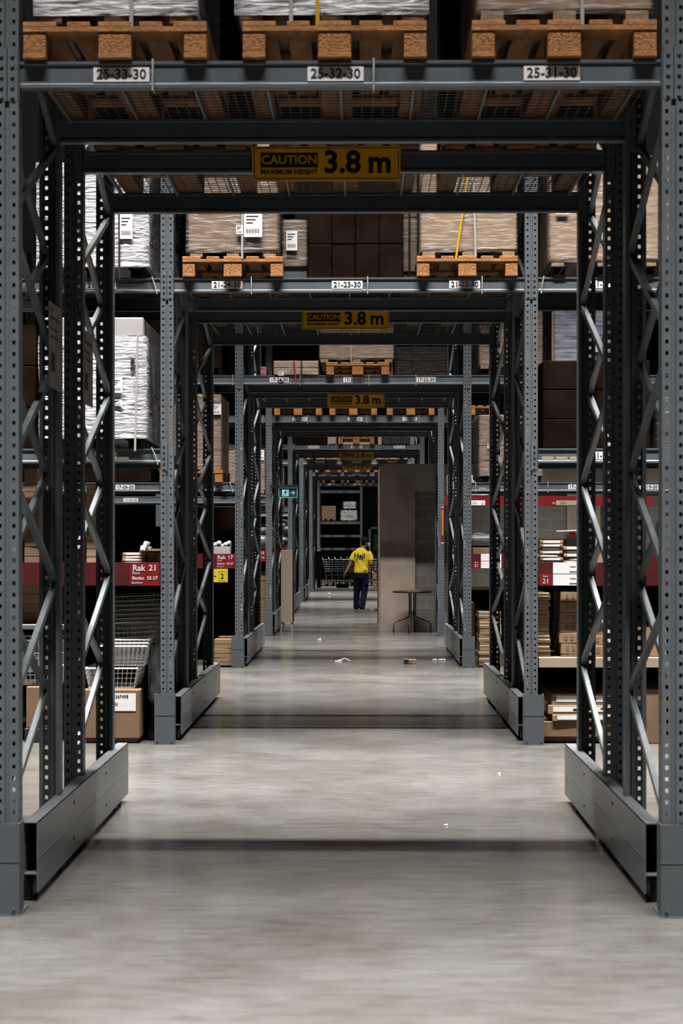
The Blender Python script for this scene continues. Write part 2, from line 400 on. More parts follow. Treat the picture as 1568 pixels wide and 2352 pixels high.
def guard_rail(x_in, sgn, y0, y1, label):          # sgn: -1 left side (body extends to -x)
    t = thing('floor_guard_rail', (x_in, y0, 0), label, 'guard rail', 'floor guard rails beside the passage')
    L = y1-y0; w = .066; s = sgn
    def bx(b, xa, xb, *r): b.box(min(xa*s, xb*s), max(xa*s, xb*s), *r)
    b = MB(); bx(b, 0, .004, 0, L, .045, .36); bx(b, -.0015, 0, 0, L, .196, .200); bx(b, .0, w, 0, L, .356, .36); ob('front_plate', b.mesh('front_plate', M['guardm']), t)
    b = MB(); bx(b, w-.004, w, 0, L, .10, .356); ob('rear_plate', b.mesh('rear_plate', M['guardm']), t)
    b = MB(); bx(b, .004, w-.004, 0, L, .125, .130); ob('bottom_plate', b.mesh('bottom_plate', M['guardm']), t)
    for yy in (.12, L/2, L-.12):
        b = MB(); bx(b, .035, w+.02, yy-.05, yy+.05, 0, .10); bx(b, .035, w+.03, yy-.08, yy+.08, 0, .008); bx(b, w-.01, w, yy-.05, yy+.05, .1, .14); ob('foot', b.mesh('foot', M['darksteel']), t)
    for yy in (.9, 1.9):
        if yy < L-.3:
            for z in (.12, .30):
                b = MB(); b.disc(yy, z, -.004 if s < 0 else -.004, .004, .010, 10, 'x'); ob('bolt', b.mesh('bolt', M['plastic']), t)
SIG = {}
def rrect(x0, x1, z0, z1, r, y0, y1, b):
    pts = []
    for cx, cz, a in ((x1-r, z1-r, 0), (x0+r, z1-r, 90), (x0+r, z0+r, 180), (x1-r, z0+r, 270)):
        for k in range(5):
            t = math.radians(a+k*22.5); pts.append((cx+r*math.cos(t), cz+r*math.sin(t)))
    n = len(pts); o = len(b.v); b.v += [(p, y0, q) for p, q in pts]+[(p, y1, q) for p, q in pts]
    for k in range(n): b.f.append((o+k, o+n+k, o+n+(k+1) % n, o+(k+1) % n))
    b.f.append(tuple(o+k for k in range(n))); b.f.append(tuple(o+n+k for k in reversed(range(n))))
    return b
def caution(x, y, z, label):
    t = thing('height_limit_sign', (x, y, z), label, 'sign', 'yellow height limit signs')
    if not SIG:
        SIG['panel'] = rrect(-.397, .397, -.093, .093, .014, 0, .006, MB()).mesh('panel', M['yellow'])
        b = MB()
        for (a, c, d, e) in ((-.385, .385, .080, .084), (-.385, .385, -.084, -.080), (-.388, -.384, -.082, .082), (.384, .388, -.082, .082)): b.box(a, c, -.0015, 0, d, e)
        SIG['border'] = b.mesh('border', M['ink'])
        SIG['block'] = MB().box(-.352, -.046, -.002, 0, -.022, .056).mesh('word_panel', M['ink'])
    p = ob('panel', SIG['panel'], t); ob('border', SIG['border'], p); ob('word_panel', SIG['block'], p, label='black panel behind the word CAUTION')
    ob('lettering', text_mesh('CAUTION', .066, M['yellow'], .014), p, (-.199, -.0032, .017), 'yellow word CAUTION')
    ob('lettering', text_mesh('MAXIMUM HEIGHT', .036, M['ink'], .018), p, (-.199, -.0032, -.048), 'small black words MAXIMUM HEIGHT')
    ob('lettering', text_mesh('3.8', .165, M['ink'], .028), p, (.085, -.0032, .0), 'large black number 3.8')
    ob('lettering', text_mesh('m', .165, M['ink'], .028), p, (.285, -.0032, .0), 'large black letter m')

DECKS = {}
def deck_mesh(D):
    if D in DECKS: return DECKS[D]
    b = MB()
    for i in range(57): x = .0+i*.05; b.box(x-.0022, x+.0022, 0, D, .004, .009)
    n = int(D/.05)
    for i in range(n+1): y = i*D/n; b.box(0, 2.8, y-.0022, y+.0022, 0, .004)
    g = b.mesh('wire_grid', M['wire']); sup = MB().box(-.0055, .0055, 0, D, -.02, 0).mesh('support_bar', M['galv'])
    DECKS[D] = (g, sup); return DECKS[D]
def deck(x0, y0, y1, z, label):
    D = round(y1-y0, 3); g, sup = deck_mesh(D)
    t = thing('wire_mesh_deck', (x0, y0, z), label, 'mesh deck', 'wire mesh decks over the passage')
    ob('wire_grid', g, t)
    for i in range(9): ob('support_bar', sup, t, (.06+i*.335, 0, 0))

for r, ds in ROWS.items():
    rn = RN[r]
    pairs = [(ds[0], ds[1], 'front'), (ds[2], ds[3], 'rear')] if len(ds) == 4 else [(ds[0], ds[1], 'front')]
    for sx, side in ((XL-.05, 'left'), (XR+.05, 'right')):
        for y0, y1, w in pairs:
            if r == '13' and side == 'right' and w == 'rear':
                rack_frame(sx, y0, y1, 'short %s frame on the concrete room roof, %s, %s' % (w, side, rn), 2.4, 2.98)
            else:
                rack_frame(sx, y0, y1, 'tall perforated steel frame, %s of passage, %s half of %s' % (side, w, rn))
        if r != 'c': col_guard(sx, ds[0], 'grey sheet steel guard box round %s front upright of %s' % (side, rn))
    for i, d in enumerate(ds):
        lbl = ('beam carrying location labels and pallets across the passage, front of %s' if i == 0 else NTH[i]+' beam, unlabelled and dark, across the passage in %s') % rn
        back = i in (1, 3)
        o = beam(XL, d+(.012 if not back else -.012), L3, lbl, labs[r] if i == 0 else (), ties[r] if i == 0 else ())
    if len(ds) == 4:
        for y0, y1, w in ((ds[0], ds[1], 'front'), (ds[2], ds[3], 'rear')):
            deck(XL, y0+.07, y1-.02, L3+BH-.003, 'zinc wire mesh deck under the pallets, %s half of %s' % (w, rn))
    if r in ('25', '21', '17', '13', '09', 'a'):
        guard_rail(-1.4475, -1, ds[0]+.2, ds[-1]+.32, 'long low steel guard rail on floor, left side of %s' % rn)
        if r not in ('13', '09', 'a'): guard_rail(1.272, 1, ds[0]+.2, ds[-1]+.32, 'long low steel guard rail on floor, right side of %s' % rn)
caution(PX(749, 8.37), 8.395, 3.645, 'yellow CAUTION 3.8 m sign on nearest row, the largest one')
caution(PX(793.5, 14.2), 14.245, PZ(731, 14.2), 'yellow CAUTION 3.8 m sign inside rack row 21')
caution(PX(817, 21.8), 21.845, PZ(919, 21.8), 'yellow CAUTION 3.8 m sign inside rack row 17')
caution(PX(818.5, 36.2), 36.195, PZ(1046, 36.2), 'yellow CAUTION 3.8 m sign inside rack row 09')
caution(PX(820, 42.9), 42.895, PZ(1072, 42.9), 'yellow CAUTION 3.8 m sign in the sixth rack row')

# side bays
for r in ('21', '17', '13', '09', 'a'):
    ds = ROWS[r]; rn = RN[r]
    for x0, side in ((-4.39, 'left'), (1.41, 'right')):
        if side == 'right' and r in ('09', 'a'): continue
        ox = x0-.05 if side == 'left' else x0+2.85
        rack_frame(ox, ds[0], ds[1], 'outer perforated frame at far %s end of bay, %s' % (side, rn))
        lv = {}
        lv['L3'] = []; lv['L2'] = []
        tt = {'L3': [], 'L2': []}
        if r == '21' and side == 'left':
            lv['L3'] = [(PX(231, 12.48), '21-25-30', '')]; lv['L2'] = [(PX(232, 12.48), '21-25-20', ''), (PX(282, 12.48), '', 't')]
            tt['L3'] = [(PX(360, 12.48), -.04)]; tt['L2'] = [(PX(362, 12.48), -.05)]
        if r == '21' and side == 'right':
            lv['L3'] = [(PX(1392, 12.48), '21-21-30', '')]; lv['L2'] = [(PX(1392, 12.48), '21-21-20', '')]+[(PX(p, 12.48), '', 't') for p in (1258, 1290, 1322)]
            tt['L3'] = [(PX(1243, 12.48), .02)]
        if r == '17' and side == 'left': lv['L2'] = [(PX(287, 19.92), '17-26-20', ''), (PX(497, 19.92), '', 't')]; tt['L3'] = [(PX(534, 19.92), 0)]; tt['L2'] = [(PX(534, 19.92), -.04)]
        if r == '17' and side == 'right': lv['L2'] = [(PX(1327, 19.92), '17-20-20', ''), (PX(1490, 19.92), '17-19-20', ''), (PX(1108, 19.92), '', 't')]; tt['L2'] = [(PX(1258, 19.92), 0), (PX(1092, 19.92), 0)]
        if r == '13' and side == 'left': lv['L2'] = [(PX(300, 26.4), '13-26-20', '')]; tt['L3'] = [(PX(604, 26.4), 0)]
        for lev, z in (('L3', L3), ('L2', L2)):
            hi = 'upper' if lev == 'L3' else 'lower'
            beam(x0, ds[0]+.012, z, '%s front beam of the %s side bay, %s' % (hi, side, rn), lv[lev], tt[lev], 'side bay beams')
            beam(x0, ds[1]-.012, z, '%s back beam of the %s side bay, %s' % (hi, side, rn), (), (), 'side bay beams')
for x0, side in ((-4.39, 'left'), (1.41, 'right')):
    beam(x0, 6.832, L3, 'upper front beam of the %s side bay, nearest row' % side, (), (), 'side bay beams')

# ------------------------------------------------------------------ pallets and loads
ZP = L3+BH+.006
def pallet_parts():
    H = .158; P = []
    for x0, w in ((-.4, .145), (-.2075, .1), (-.0725, .145), (.1075, .1), (.255, .145)):
        P.append(('top_board', MB().cbox(x0, x0+w, 0, 1.2, H-.022, H, .002).mesh('top_board', M['wood'])))
    for y0 in (0, .53, 1.055): P.append(('cross_board', MB().cbox(-.4, .4, y0, y0+.145, H-.044, H-.022, .002).mesh('cross_board', M['wood'])))
    for x0, w in ((-.4, .1), (-.0725, .145), (.3, .1)):
        for y0 in (.005, .53, 1.055): P.append(('block', MB().cbox(x0+.001, x0+w-.001, y0, y0+.14, .022, H-.044, .003).mesh('block', M['chip'])))
        P.append(('bottom_board', MB().cbox(x0, x0+w, 0, 1.2, 0, .022, .002).mesh('bottom_board', M['wood'])))
    return P
PP = pallet_parts()
def merged(ms, name, m):
    v = []; f = []
    for me in ms:
        b = len(v); v += [tuple(a.co) for a in me.vertices]; f += [tuple(b+i for i in p.vertices) for p in me.polygons]
    r = bpy.data.meshes.new(name); r.from_pydata(v, [], f); r.update(); r.materials.append(m); return r
PSMALL = merged([m for _, m in PP], 'pallet', M['wood'])
def pallet(x, y, z, label, small=False, group='wooden pallets on the rack beams', rz=0):
    if small: o = ob('wooden_pallet', PSMALL, None, (x, y, z)); return tag(o, label, 'pallet', group)
    t = thing('wooden_pallet', (x, y, z), label, 'pallet', group, rz)
    for n, me in PP: ob(n, me, t)
    return t
def load(name, label, x0, x1, y0, dep, z0, z1, m, nx=1, nz=1, wrap=None, straps=(), sheets=(), feet=False, cat='wrapped load', group=None, bulge=0, top=None):
    """straps: (x, material, lean) ; sheets: (x, z, w, h, material)"""
    cx = (x0+x1)/2; t = thing(name, (cx, y0, z0), label, cat, group); W = x1-x0; H = z1-z0
    fz = .05 if feet else 0
    if feet:
        for fx in (-W/2+.015, -.05, W/2-.115):
            ob('skid', MB().cbox(fx, fx+.10, .01, dep-.02, 0, fz, .003).mesh('skid', M['paleWood']), t)
    for i in range(nx):
        for k in range(nz):
            a = -W/2+W*i/nx; c = -W/2+W*(i+1)/nx; e = fz+(H-fz)*k/nz; g = fz+(H-fz)*(k+1)/nz
            b = MB().cbox(a+.002, c-.002, random.uniform(0, .008), dep, e+.001, g-.001, .008)
            ob('carton', b.mesh('carton', top if (top and k == nz-1) else m), t)
    if wrap:
        b = MB(); e = .006+bulge; N = 10; Mv = 8
        # rippled film shell round four sides
        ring = []
        per = [(-W/2-e, 0-e)]
        pts = []
        for i in range(N): pts.append((-W/2-e+(W+2*e)*i/N, -e))
        for i in range(N): pts.append((W/2+e, -e+(dep+2*e)*i/N))
        for i in range(N): pts.append((W/2+e-(W+2*e)*i/N, dep+e))
        for i in range(N): pts.append((-W/2-e, dep+e-(dep+2*e)*i/N))
        n = len(pts)
        for k in range(Mv+1):
            z = fz*.6+(H-fz*.6+.004)*k/Mv
            for (px_, py_) in pts:
                j = random.uniform(-.4, .4)*e
                b.v.append((px_+j, py_+random.uniform(-.4, .4)*e, z))
        for k in range(Mv):
            for i in range(n): b.f.append((k*n+i, k*n+(i+1) % n, (k+1)*n+(i+1) % n, (k+1)*n+i))
        ob('stretch_film', b.mesh('stretch_film', M[wrap], True), t)
    for (sx, sm, lean) in straps:
        b = MB(); e = .016+bulge; lx = sx-cx
        b.bar((lx-lean, -e, -.10 if not feet else -.02), (lx+lean, -e, H+.004), .016, .0025).bar((lx+lean, -e, H+.004), (lx+lean, dep+e, H+.004), .016, .0025, (1,0,0)).bar((lx-lean, dep+e, 0), (lx+lean, dep+e, H+.004), .016, .0025)
        ob('strap', b.mesh('strap', M[sm]), t, label={'yband': 'yellow', 'wband': 'white', 'rband': 'red', 'dband': 'dark'}[sm]+' plastic strap')
    for (sx, sz, w, h, sm) in sheets:
        b = MB(); e = .018+bulge; b.box(sx-cx-w/2, sx-cx+w/2, -e-.001, -e, sz-z0-h/2, sz-z0+h/2)
        s = ob('label_sheet', b.mesh('label_sheet', M[sm]), t, label='printed white label')
        b = MB()
        for q in range(9):
            xx = sx-cx-w*.36+w*.08*q; b.box(xx, xx+w*(.03 if q % 2 else .05), -e-.002, -e-.001, sz-z0-h*.35, sz-z0-h*.18)
        for q in range(3): b.box(sx-cx-w*.38, sx-cx+w*(.3-.15*q), -e-.002, -e-.001, sz-z0+h*(.3-.13*q), sz-z0+h*(.34-.13*q))
        ob('print', b.mesh('print', M['ink']), s)
    return t
# row 25
yf = 6.80
for px, n in ((263, 'left'), (768, 'middle'), (1296, 'right')):
    pallet(PX(px, yf), yf, ZP, 'orange wooden pallet over label 25-%s-30, nearest row' % {'left': 33, 'middle': 32, 'right': 31}[n], group='pallets on the nearest front beam')
zl = ZP+.158
load('wrapped_load', 'film-wrapped pale carton load with white strap, top left of nearest row', PX(78, yf), PX(448, yf), yf+.02, 1.1, zl, zl+1.0, M['card3'], 1, 2, 'filmw', [(PX(301, yf), 'wband', 0)], feet=True, group='loads on the nearest row')
load('wrapped_load', 'film-wrapped load with yellow strap, top middle of nearest row', PX(541, yf), PX(983, yf), yf+.02, 1.1, zl, zl+1.0, M['card3'], 1, 2, 'filmw', [(PX(729, yf), 'yband', 0), (PX(668, yf), 'wband', 0)], feet=True, group='loads on the nearest row')
load('wrapped_load', 'brown carton load with white strap, top right of nearest row', PX(1097, yf), PX(1500, yf), yf+.02, 1.1, zl, zl+1.0, M['card'], 1, 2, 'film', [(PX(1337, yf), 'wband', 0)], feet=True, group='loads on the nearest row')
for x, n in ((-1.02, 'left'), (-.085, 'middle'), (.86, 'right')):
    pallet(x, 8.36, ZP, 'rear %s wooden pallet seen from below through mesh, nearest row' % n, group='rear pallets of the nearest row')
    load('wrapped_load', 'dark film-wrapped load on the rear %s pallet, nearest row' % n, x-.40, x+.40, 8.38, 1.1, zl, zl+1.0, M['darkcard'], 2, 3, 'filmd', group='rear loads of the nearest row')
# row 21
yf = 12.45
pallet(PX(534, yf), yf, ZP, 'orange wooden pallet over label 21-24-30', group='pallets on rack row 21')
load('wrapped_load', 'brown wrapped carton load with white label sheets over label 21-24-30', PX(431, yf), PX(637, yf), yf+.02, 1.12, zl, zl+.95, M['card2'], 1, 1, 'film', [(PX(556, yf), 'wband', 0)],
     [(PX(581, yf), PZ(515, yf), .145, .20, 'paper'), (PX(550, yf), PZ(527, yf), .055, .07, 'paper')], True, group='loads on rack row 21', bulge=.006)
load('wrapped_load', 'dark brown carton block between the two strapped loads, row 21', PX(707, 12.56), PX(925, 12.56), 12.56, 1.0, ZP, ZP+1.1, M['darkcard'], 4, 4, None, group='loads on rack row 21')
t = pallet(PX(1073, yf), yf, ZP, 'orange wooden pallet over label 21-22-30', group='pallets on rack row 21')
load('wrapped_load', 'brown carton load with slanting yellow strap over label 21-22-30', PX(966, yf), PX(1187, yf), yf+.02, 1.12, zl, zl+.95, M['card'], 1, 1, 'film', [(PX(1067, yf), 'yband', .07), (PX(1088, yf), 'wband', -.015)], feet=True, group='loads on rack row 21')
load('wrapped_load', 'small upright brown carton with white label beside pallet 21-24-30', PX(649, 12.7), PX(705, 12.7), 12.7, .6, PZ(612, 12.7), PZ(505, 12.7), M['card2'], 1, 1, 'film', [], [(PX(670, 12.7), PZ(553, 12.7), .09, .16, 'paper')], cat='carton', group='loads on rack row 21')
tag(ob('timber_bearer', MB().cbox(PX(649, 12.7), PX(705, 12.7), 12.72, 13.3, ZP, PZ(612, 12.7)).mesh('timber_bearer', M['steel'])), 'grey steel bearer under the small upright carton, row 21', 'bearer')
load('wrapped_load', 'narrow wrapped carton squeezed beside the yellow-strapped load, row 21', PX(926, 12.9), PX(958, 12.9), 12.9, .6, ZP+.11, ZP+1.0, M['card3'], 1, 2, 'film', [(PX(940, 12.9), 'dband', 0)], cat='carton', group='loads on rack row 21')
tag(ob('timber_bearer', MB().cbox(PX(926, 12.9), PX(958, 12.9), 12.92, 13.4, ZP, ZP+.11).mesh('timber_bearer', M['steel'])), 'grey steel bearer beside the yellow-strapped load, row 21', 'bearer')
for x, n in ((-1.02, 'left'), (-.085, 'middle'), (.86, 'right')):
    pallet(x, 14.2, ZP, 'rear %s wooden pallet on rack row 21' % n, True, group='rear pallets of rack row 21')
    load('wrapped_load', 'dark load on the rear %s pallet of row 21' % n, x-.38, x+.38, 14.22, 1.1, zl, zl+.95, M['darkcard'], 1, 3, None, group='rear loads of rack row 21')
def bearers(x0, x1, y0, z, label):
    t = thing('steel_bearer_frame', (x0, y0, z), label, 'bearer')
    W = x1-x0
    for a in (0, W/2-.05, W-.1): ob('channel', MB().box(a, a+.1, 0, 1.1, 0, .008).box(a, a+.008, 0, 1.1, 0, .07).box(a+.092, a+.1, 0, 1.1, 0, .07).box(a-.02, a, 0, 1.1, .062, .07).box(a+.1, a+.12, 0, 1.1, .062, .07).mesh('channel', M['darksteel']), t)
x1 = PX(336, yf); x0 = x1-.86
bearers(x0+.03, x1-.03, yf+.03, ZP, 'dark steel channels under the white wrapped load, row 21 top left')
load('wrapped_load', 'white film-wrapped load with printed labels, upper left bay of row 21', x0, x1, yf, 1.15, ZP+.075, ZP+.9, M['whitecard'], 1, 1, 'filmw', [(PX(275, yf), 'dband', 0)],
     [(PX(291, yf), PZ(520, yf), .10, .20, 'paper')], group='loads on rack row 21', bulge=.01)
x0 = PX(1262, yf)
bearers(x0+.03, x0+.83, yf+.03, ZP, 'dark steel channels under the brown load, row 21 top right')
load('wrapped_load', 'brown wrapped carton load in the upper right bay of row 21', x0, x0+.86, yf, 1.15, ZP+.075, ZP+.95, M['card'], 1, 1, 'film', [], [(PX(1290, yf), PZ(487, yf), .10, .05, 'paper')], True, group='loads on rack row 21')
load('wrapped_load', 'brown carton load nearest the right picture edge, upper bay of row 21', x0+.93, x0+1.75, yf, 1.15, ZP+.0, ZP+.95, M['card'], 1, 1, 'film', feet=True, group='loads on rack row 21')
x1 = PX(331, yf); x0 = x1-.82; zb = L2+BH+.003
bearers(x0+.03, x1-.03, yf+.03, zb, 'dark steel channels under the tall white load, row 21 lower left')
load('wrapped_load', 'tall white film-wrapped load with white box on top, left bay of row 21', x0, x1, yf, 1.15, zb+.075, PZ(772, yf), M['whitecard'], 1, 3, 'filmw', [(PX(314, yf), 'wband', .01)],
     [(PX(268, yf), PZ(885, yf), .10, .12, 'paper'), (PX(268, yf), PZ(925, yf), .10, .05, 'paper'), (PX(306, yf), PZ(838, yf), .035, .10, 'darkfoam')], group='loads on rack row 21', bulge=.012)
tag(ob('white_carton', MB().cbox(x0+.02, x1-.01, yf+.03, yf+1.1, PZ(771, yf)+.002, PZ(727, yf), .008).mesh('white_carton', M['whitecard'])), 'white printed carton topping the tall white load, left bay row 21', 'carton')
x1b = x0-.06
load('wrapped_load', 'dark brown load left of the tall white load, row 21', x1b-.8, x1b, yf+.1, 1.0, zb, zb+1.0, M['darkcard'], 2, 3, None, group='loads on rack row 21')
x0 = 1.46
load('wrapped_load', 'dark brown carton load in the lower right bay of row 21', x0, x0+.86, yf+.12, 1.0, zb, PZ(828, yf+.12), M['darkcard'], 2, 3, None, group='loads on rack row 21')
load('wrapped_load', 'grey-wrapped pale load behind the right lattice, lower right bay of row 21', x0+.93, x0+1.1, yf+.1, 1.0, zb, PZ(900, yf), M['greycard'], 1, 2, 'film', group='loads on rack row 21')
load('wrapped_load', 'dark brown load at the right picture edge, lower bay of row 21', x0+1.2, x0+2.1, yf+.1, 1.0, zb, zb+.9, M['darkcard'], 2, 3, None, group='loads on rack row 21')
# row 17
yf = 19.89
pallet(PX(821, yf), yf, ZP, 'orange wooden pallet over label 17-23-30', group='pallets on rack row 17')
load('wrapped_load', 'long brown carton load on the pallet over label 17-23-30', PX(733, yf), PX(904, yf), yf+.02, 1.15, zl, zl+.62, M['card'], 1, 3, 'film', [(PX(806, yf), 'wband', .0)], feet=True, group='loads on rack row 17')
load('wrapped_load', 'low film-wrapped carton with red strap over label 17-24-30', PX(628, yf), PX(731, yf), yf+.02, 1.1, ZP, PZ(828, yf), M['card3'], 1, 2, 'film', [(PX(677, yf), 'rband', -.015), (PX(692, yf), 'dband', 0)], [(PX(645, yf), PZ(858, yf), .07, .05, 'paper')], group='loads on rack row 17')
load('wrapped_load', 'pair of dark film-covered carton layers over label 17-22-30', PX(906, yf+.1), PX(1028, yf+.1), yf+.1, 1.0, ZP, PZ(797, yf+.1), M['darkcard'], 3, 2, 'filmd', group='loads on rack row 17')
tag(ob('pink_carton', MB().cbox(PX(597, yf+.05), PX(611, yf+.05), yf+.1, yf+.6, ZP, PZ(840, yf)).mesh('pink_carton', M['redwhite'])), 'small pink and white printed carton at left bay corner, row 17', 'carton')
x1 = -1.66
load('wrapped_load', 'dark brown load in the upper left bay of row 17', x1-1.0, x1-.1, yf+.05, 1.0, ZP+.08, ZP+.7, M['darkcard'], 1, 2, None, group='loads on rack row 17')
bearers(x1-.97, x1-.13, yf+.05, ZP, 'dark steel channels under the dark load, row 17 top left')
x1 = PX(507, yf)
pallet(x1-.38, yf, zb, 'orange wooden pallet under tall wrapped load, left bay of row 17', group='pallets on rack row 17')
load('wrapped_load', 'tall brown film-wrapped load with white label, left bay of row 17', x1-.8, x1, yf+.02, 1.2, zb+.158, PZ(905, yf), M['card2'], 1, 4, 'film', [], [(PX(497, yf), PZ(940, yf), .12, .13, 'paper')], group='loads on rack row 17')
load('wrapped_load', 'dark brown load left of the tall wrapped one, left bay of row 17', x1-1.75, x1-.9, yf+.1, 1.0, zb, zb+.8, M['darkcard'], 2, 2, None, group='loads on rack row 17')
x0 = PX(1101, yf)
load('wrapped_load', 'tall brown film-wrapped load on lower level, right bay of row 17', x0, x0+.8, yf+.02, 1.2, zb+.075, PZ(953, yf), M['card2'], 1, 4, 'film', [], [(PX(1122, yf), PZ(1026, yf), .04, .04, 'paper')], group='loads on rack row 17')
bearers(x0+.02, x0+.78, yf+.05, zb, 'dark steel channels under the tall wrapped load, row 17 lower right')
bearers(x0+.02, x0+.78, yf+.05, ZP, 'dark steel channels under the brown load, row 17 top right')
load('wrapped_load', 'brown film-wrapped load on the upper level, right bay of row 17', x0, x0+.8, yf+.02, 1.2, ZP+.075, ZP+.8, M['card2'], 1, 3, 'film', feet=True, group='loads on rack row 17')
x0 = PX(1273, yf)
load('wrapped_load', 'blue and white printed load, upper right bay of row 17', x0, x0+.9, yf+.02, 1.1, ZP+.02, ZP+.85, M['bluewhite'], 1, 2, 'film', [], [(PX(1376, yf), PZ(800, yf), .1, .1, 'paper')], group='loads on rack row 17')
tag(ob('corner_post', MB().cbox(x0-.03, x0-.003, yf+.03, yf+.1, ZP, ZP+.8).mesh('corner_post', M['card3'])), 'orange-brown card edge post beside the blue and white load', 'edge post')
for x, n in ((-1.02, 'left'), (-.085, 'middle'), (.86, 'right')):
    x = -.88 if n == 'left' else x
    load('wrapped_load', 'dark load on the rear %s position of row 17' % n, x-.35, x+.35, 21.9, 1.1, ZP, zl+.6, M['darkcard'], 1, 2, None, group='rear loads of rack row 17')
# row 13
yf = 26.33
for px, n, sm in ((684, 24, 'rband'), (811, 23, 'yband'), (943, 22, 'wband')):
    pallet(PX(px, yf), yf, ZP, 'orange wooden pallet over label 13-%d-30' % n, True, group='pallets on rack row 13')
    load('wrapped_load', 'carton load on the pallet over label 13-%d-30' % n, PX(px, yf)-.39, PX(px, yf)+.39, yf+.02, 1.1, zl, zl+.7, M['card2'], 1, 2, None, [(PX(px, yf)+.02, sm, 0)], feet=True, group='loads on rack row 13')
x1 = PX(608, yf)
load('wrapped_load', 'brown wrapped load with white label, left bay of row 13', x1-.75, x1, yf+.02, 1.1, zb+.05, PZ(1034, yf), M['card2'], 1, 3, 'film', [], [(PX(602, yf), PZ(1045, yf), .06, .17, 'paper')], True, group='loads on rack row 13')
x0 = 1.46
pallet(x0+.4, yf, ZP, 'wooden pallet at the top right bay of row 13', True, group='pallets on rack row 13')
load('wrapped_load', 'pale wrapped roll load on lower level, right bay of row 13', x0, x0+.7, yf+.02, 1.0, zb+.01, zb+.35, M['whitecard'], 1, 2, 'film', group='loads on rack row 13')
for x, n in ((-1.02, 'left'), (-.085, 'middle'), (.86, 'right')):
    load('wrapped_load', 'dark load on the rear %s position of row 13' % n, x-.38, x+.38, 28.6, 1.1, ZP, zl+.6, M['darkcard'], 1, 2, None, group='rear loads of rack row 13')
# row 09
yf = 34.33
pallet(PX(818, yf), yf, ZP, 'wooden pallet over label 09-23-30', True, group='pallets on rack row 09')
load('wrapped_load', 'carton load on the pallet over label 09-23-30', PX(779, yf), PX(857, yf), yf+.02, 1.1, zl, zl+.7, M['card2'], 1, 2, None, feet=True, group='loads on rack row 09')
load('wrapped_load', 'small white wrapped parcel standing left of pallet 09-23-30', PX(756, yf), PX(771, yf), yf+.05, .5, ZP, ZP+.22, M['whitecard'], 1, 1, 'film', cat='parcel', group='loads on rack row 09')
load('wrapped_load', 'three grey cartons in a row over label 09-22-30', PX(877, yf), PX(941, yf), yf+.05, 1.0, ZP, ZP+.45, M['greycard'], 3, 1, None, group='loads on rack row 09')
load('wrapped_load', 'dark brown load over label 09-24-30', PX(676, yf), PX(750, yf), yf+.05, 1.0, ZP, ZP+.6, M['darkcard'], 1, 2, None, group='loads on rack row 09')
load('wrapped_load', 'pale wrapped load in the left side bay of row 09', -2.5, -1.68, yf, 1.0, zb+.01, zb+.85, M['card2'], 1, 3, 'film', group='loads on rack row 09')
load('wrapped_load', 'dark brown load in the upper left side bay of row 09', -2.5, -1.68, yf, 1.0, ZP, ZP+.7, M['darkcard'], 1, 3, None, group='loads on rack row 09')
for r, y in (('a', 40.88), ('b', 48.63), ('c', 57.53)):
    for x, n in ((-1.0, 'left'), (-.1, 'middle'), (.84, 'right')):
        pallet(x, y, ZP, '%s wooden pallet high on %s' % (n, RN[r]), True, group='pallets on the farthest rows')
        load('wrapped_load', '%s brown load high on %s' % (n, RN[r]), x-.38, x+.38, y+.03, 1.0, zl, zl+.6, M['card2'], 1, 1, None, group='loads on the farthest rows')

def goods(x0, x1, y0, y1, z1, nx, nz, label, m='darkcard'):
    t = thing('stacked_goods', ((x0+x1)/2, y0, 0), label, 'stacked goods', 'dark goods in the back halves of side bays')
    ob('base', MB().cbox(x0-(x0+x1)/2, x1-(x0+x1)/2, .02, y1-y0, 0, .10).mesh('base', M['plastic']), t)
    W = x1-x0
    for i in range(nx):
        for k in range(nz):
            a = -W/2+W*i/nx; e = .10+(z1-.10)*k/nz; g = .10+(z1-.10)*(k+1)/nz
            ob('carton', MB().cbox(a+.004, a+W/nx-.004, random.uniform(0, .03), y1-y0, e+.001, g-.001, .008).mesh('carton', M[m]), t)
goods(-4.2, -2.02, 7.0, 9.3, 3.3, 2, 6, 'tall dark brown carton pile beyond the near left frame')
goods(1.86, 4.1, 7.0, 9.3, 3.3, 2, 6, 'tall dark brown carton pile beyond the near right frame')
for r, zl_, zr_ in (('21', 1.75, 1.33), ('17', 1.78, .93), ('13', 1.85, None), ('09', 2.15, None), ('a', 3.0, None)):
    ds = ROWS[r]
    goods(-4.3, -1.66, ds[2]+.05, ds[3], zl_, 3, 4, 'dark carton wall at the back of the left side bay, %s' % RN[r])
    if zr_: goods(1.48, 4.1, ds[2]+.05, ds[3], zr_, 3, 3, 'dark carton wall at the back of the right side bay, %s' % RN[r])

# paper sheets on the near left frame
for y0, w, z0, z1, n in ((7.46, .30, 2.36, 2.77, 'second'), (8.38, .30, 2.36, 2.76, 'third')):
    t = thing('notice_sheet', (-1.482, y0, z0), 'large portrait notice sheet fixed to the %s left upright, nearest row' % n, 'notice', 'paper notices on the near left frames')
    ob('sheet', MB().box(-.003, 0, 0, w, 0, z1-z0).mesh('sheet', M['sheetp']), t)
    ob('print', MB().box(0, .001, .03, w-.05, .33, .345).box(0, .001, .03, w-.10, .28, .29).box(0, .001, .03, w-.07, .24, .25).box(0, .001, .05, .14, .08, .17).mesh('print', M['ink']), t)
    ob('logo', MB().box(0, .001, .05, .09, .365, .39).mesh('logo', M['red']), t, label='small red mark')

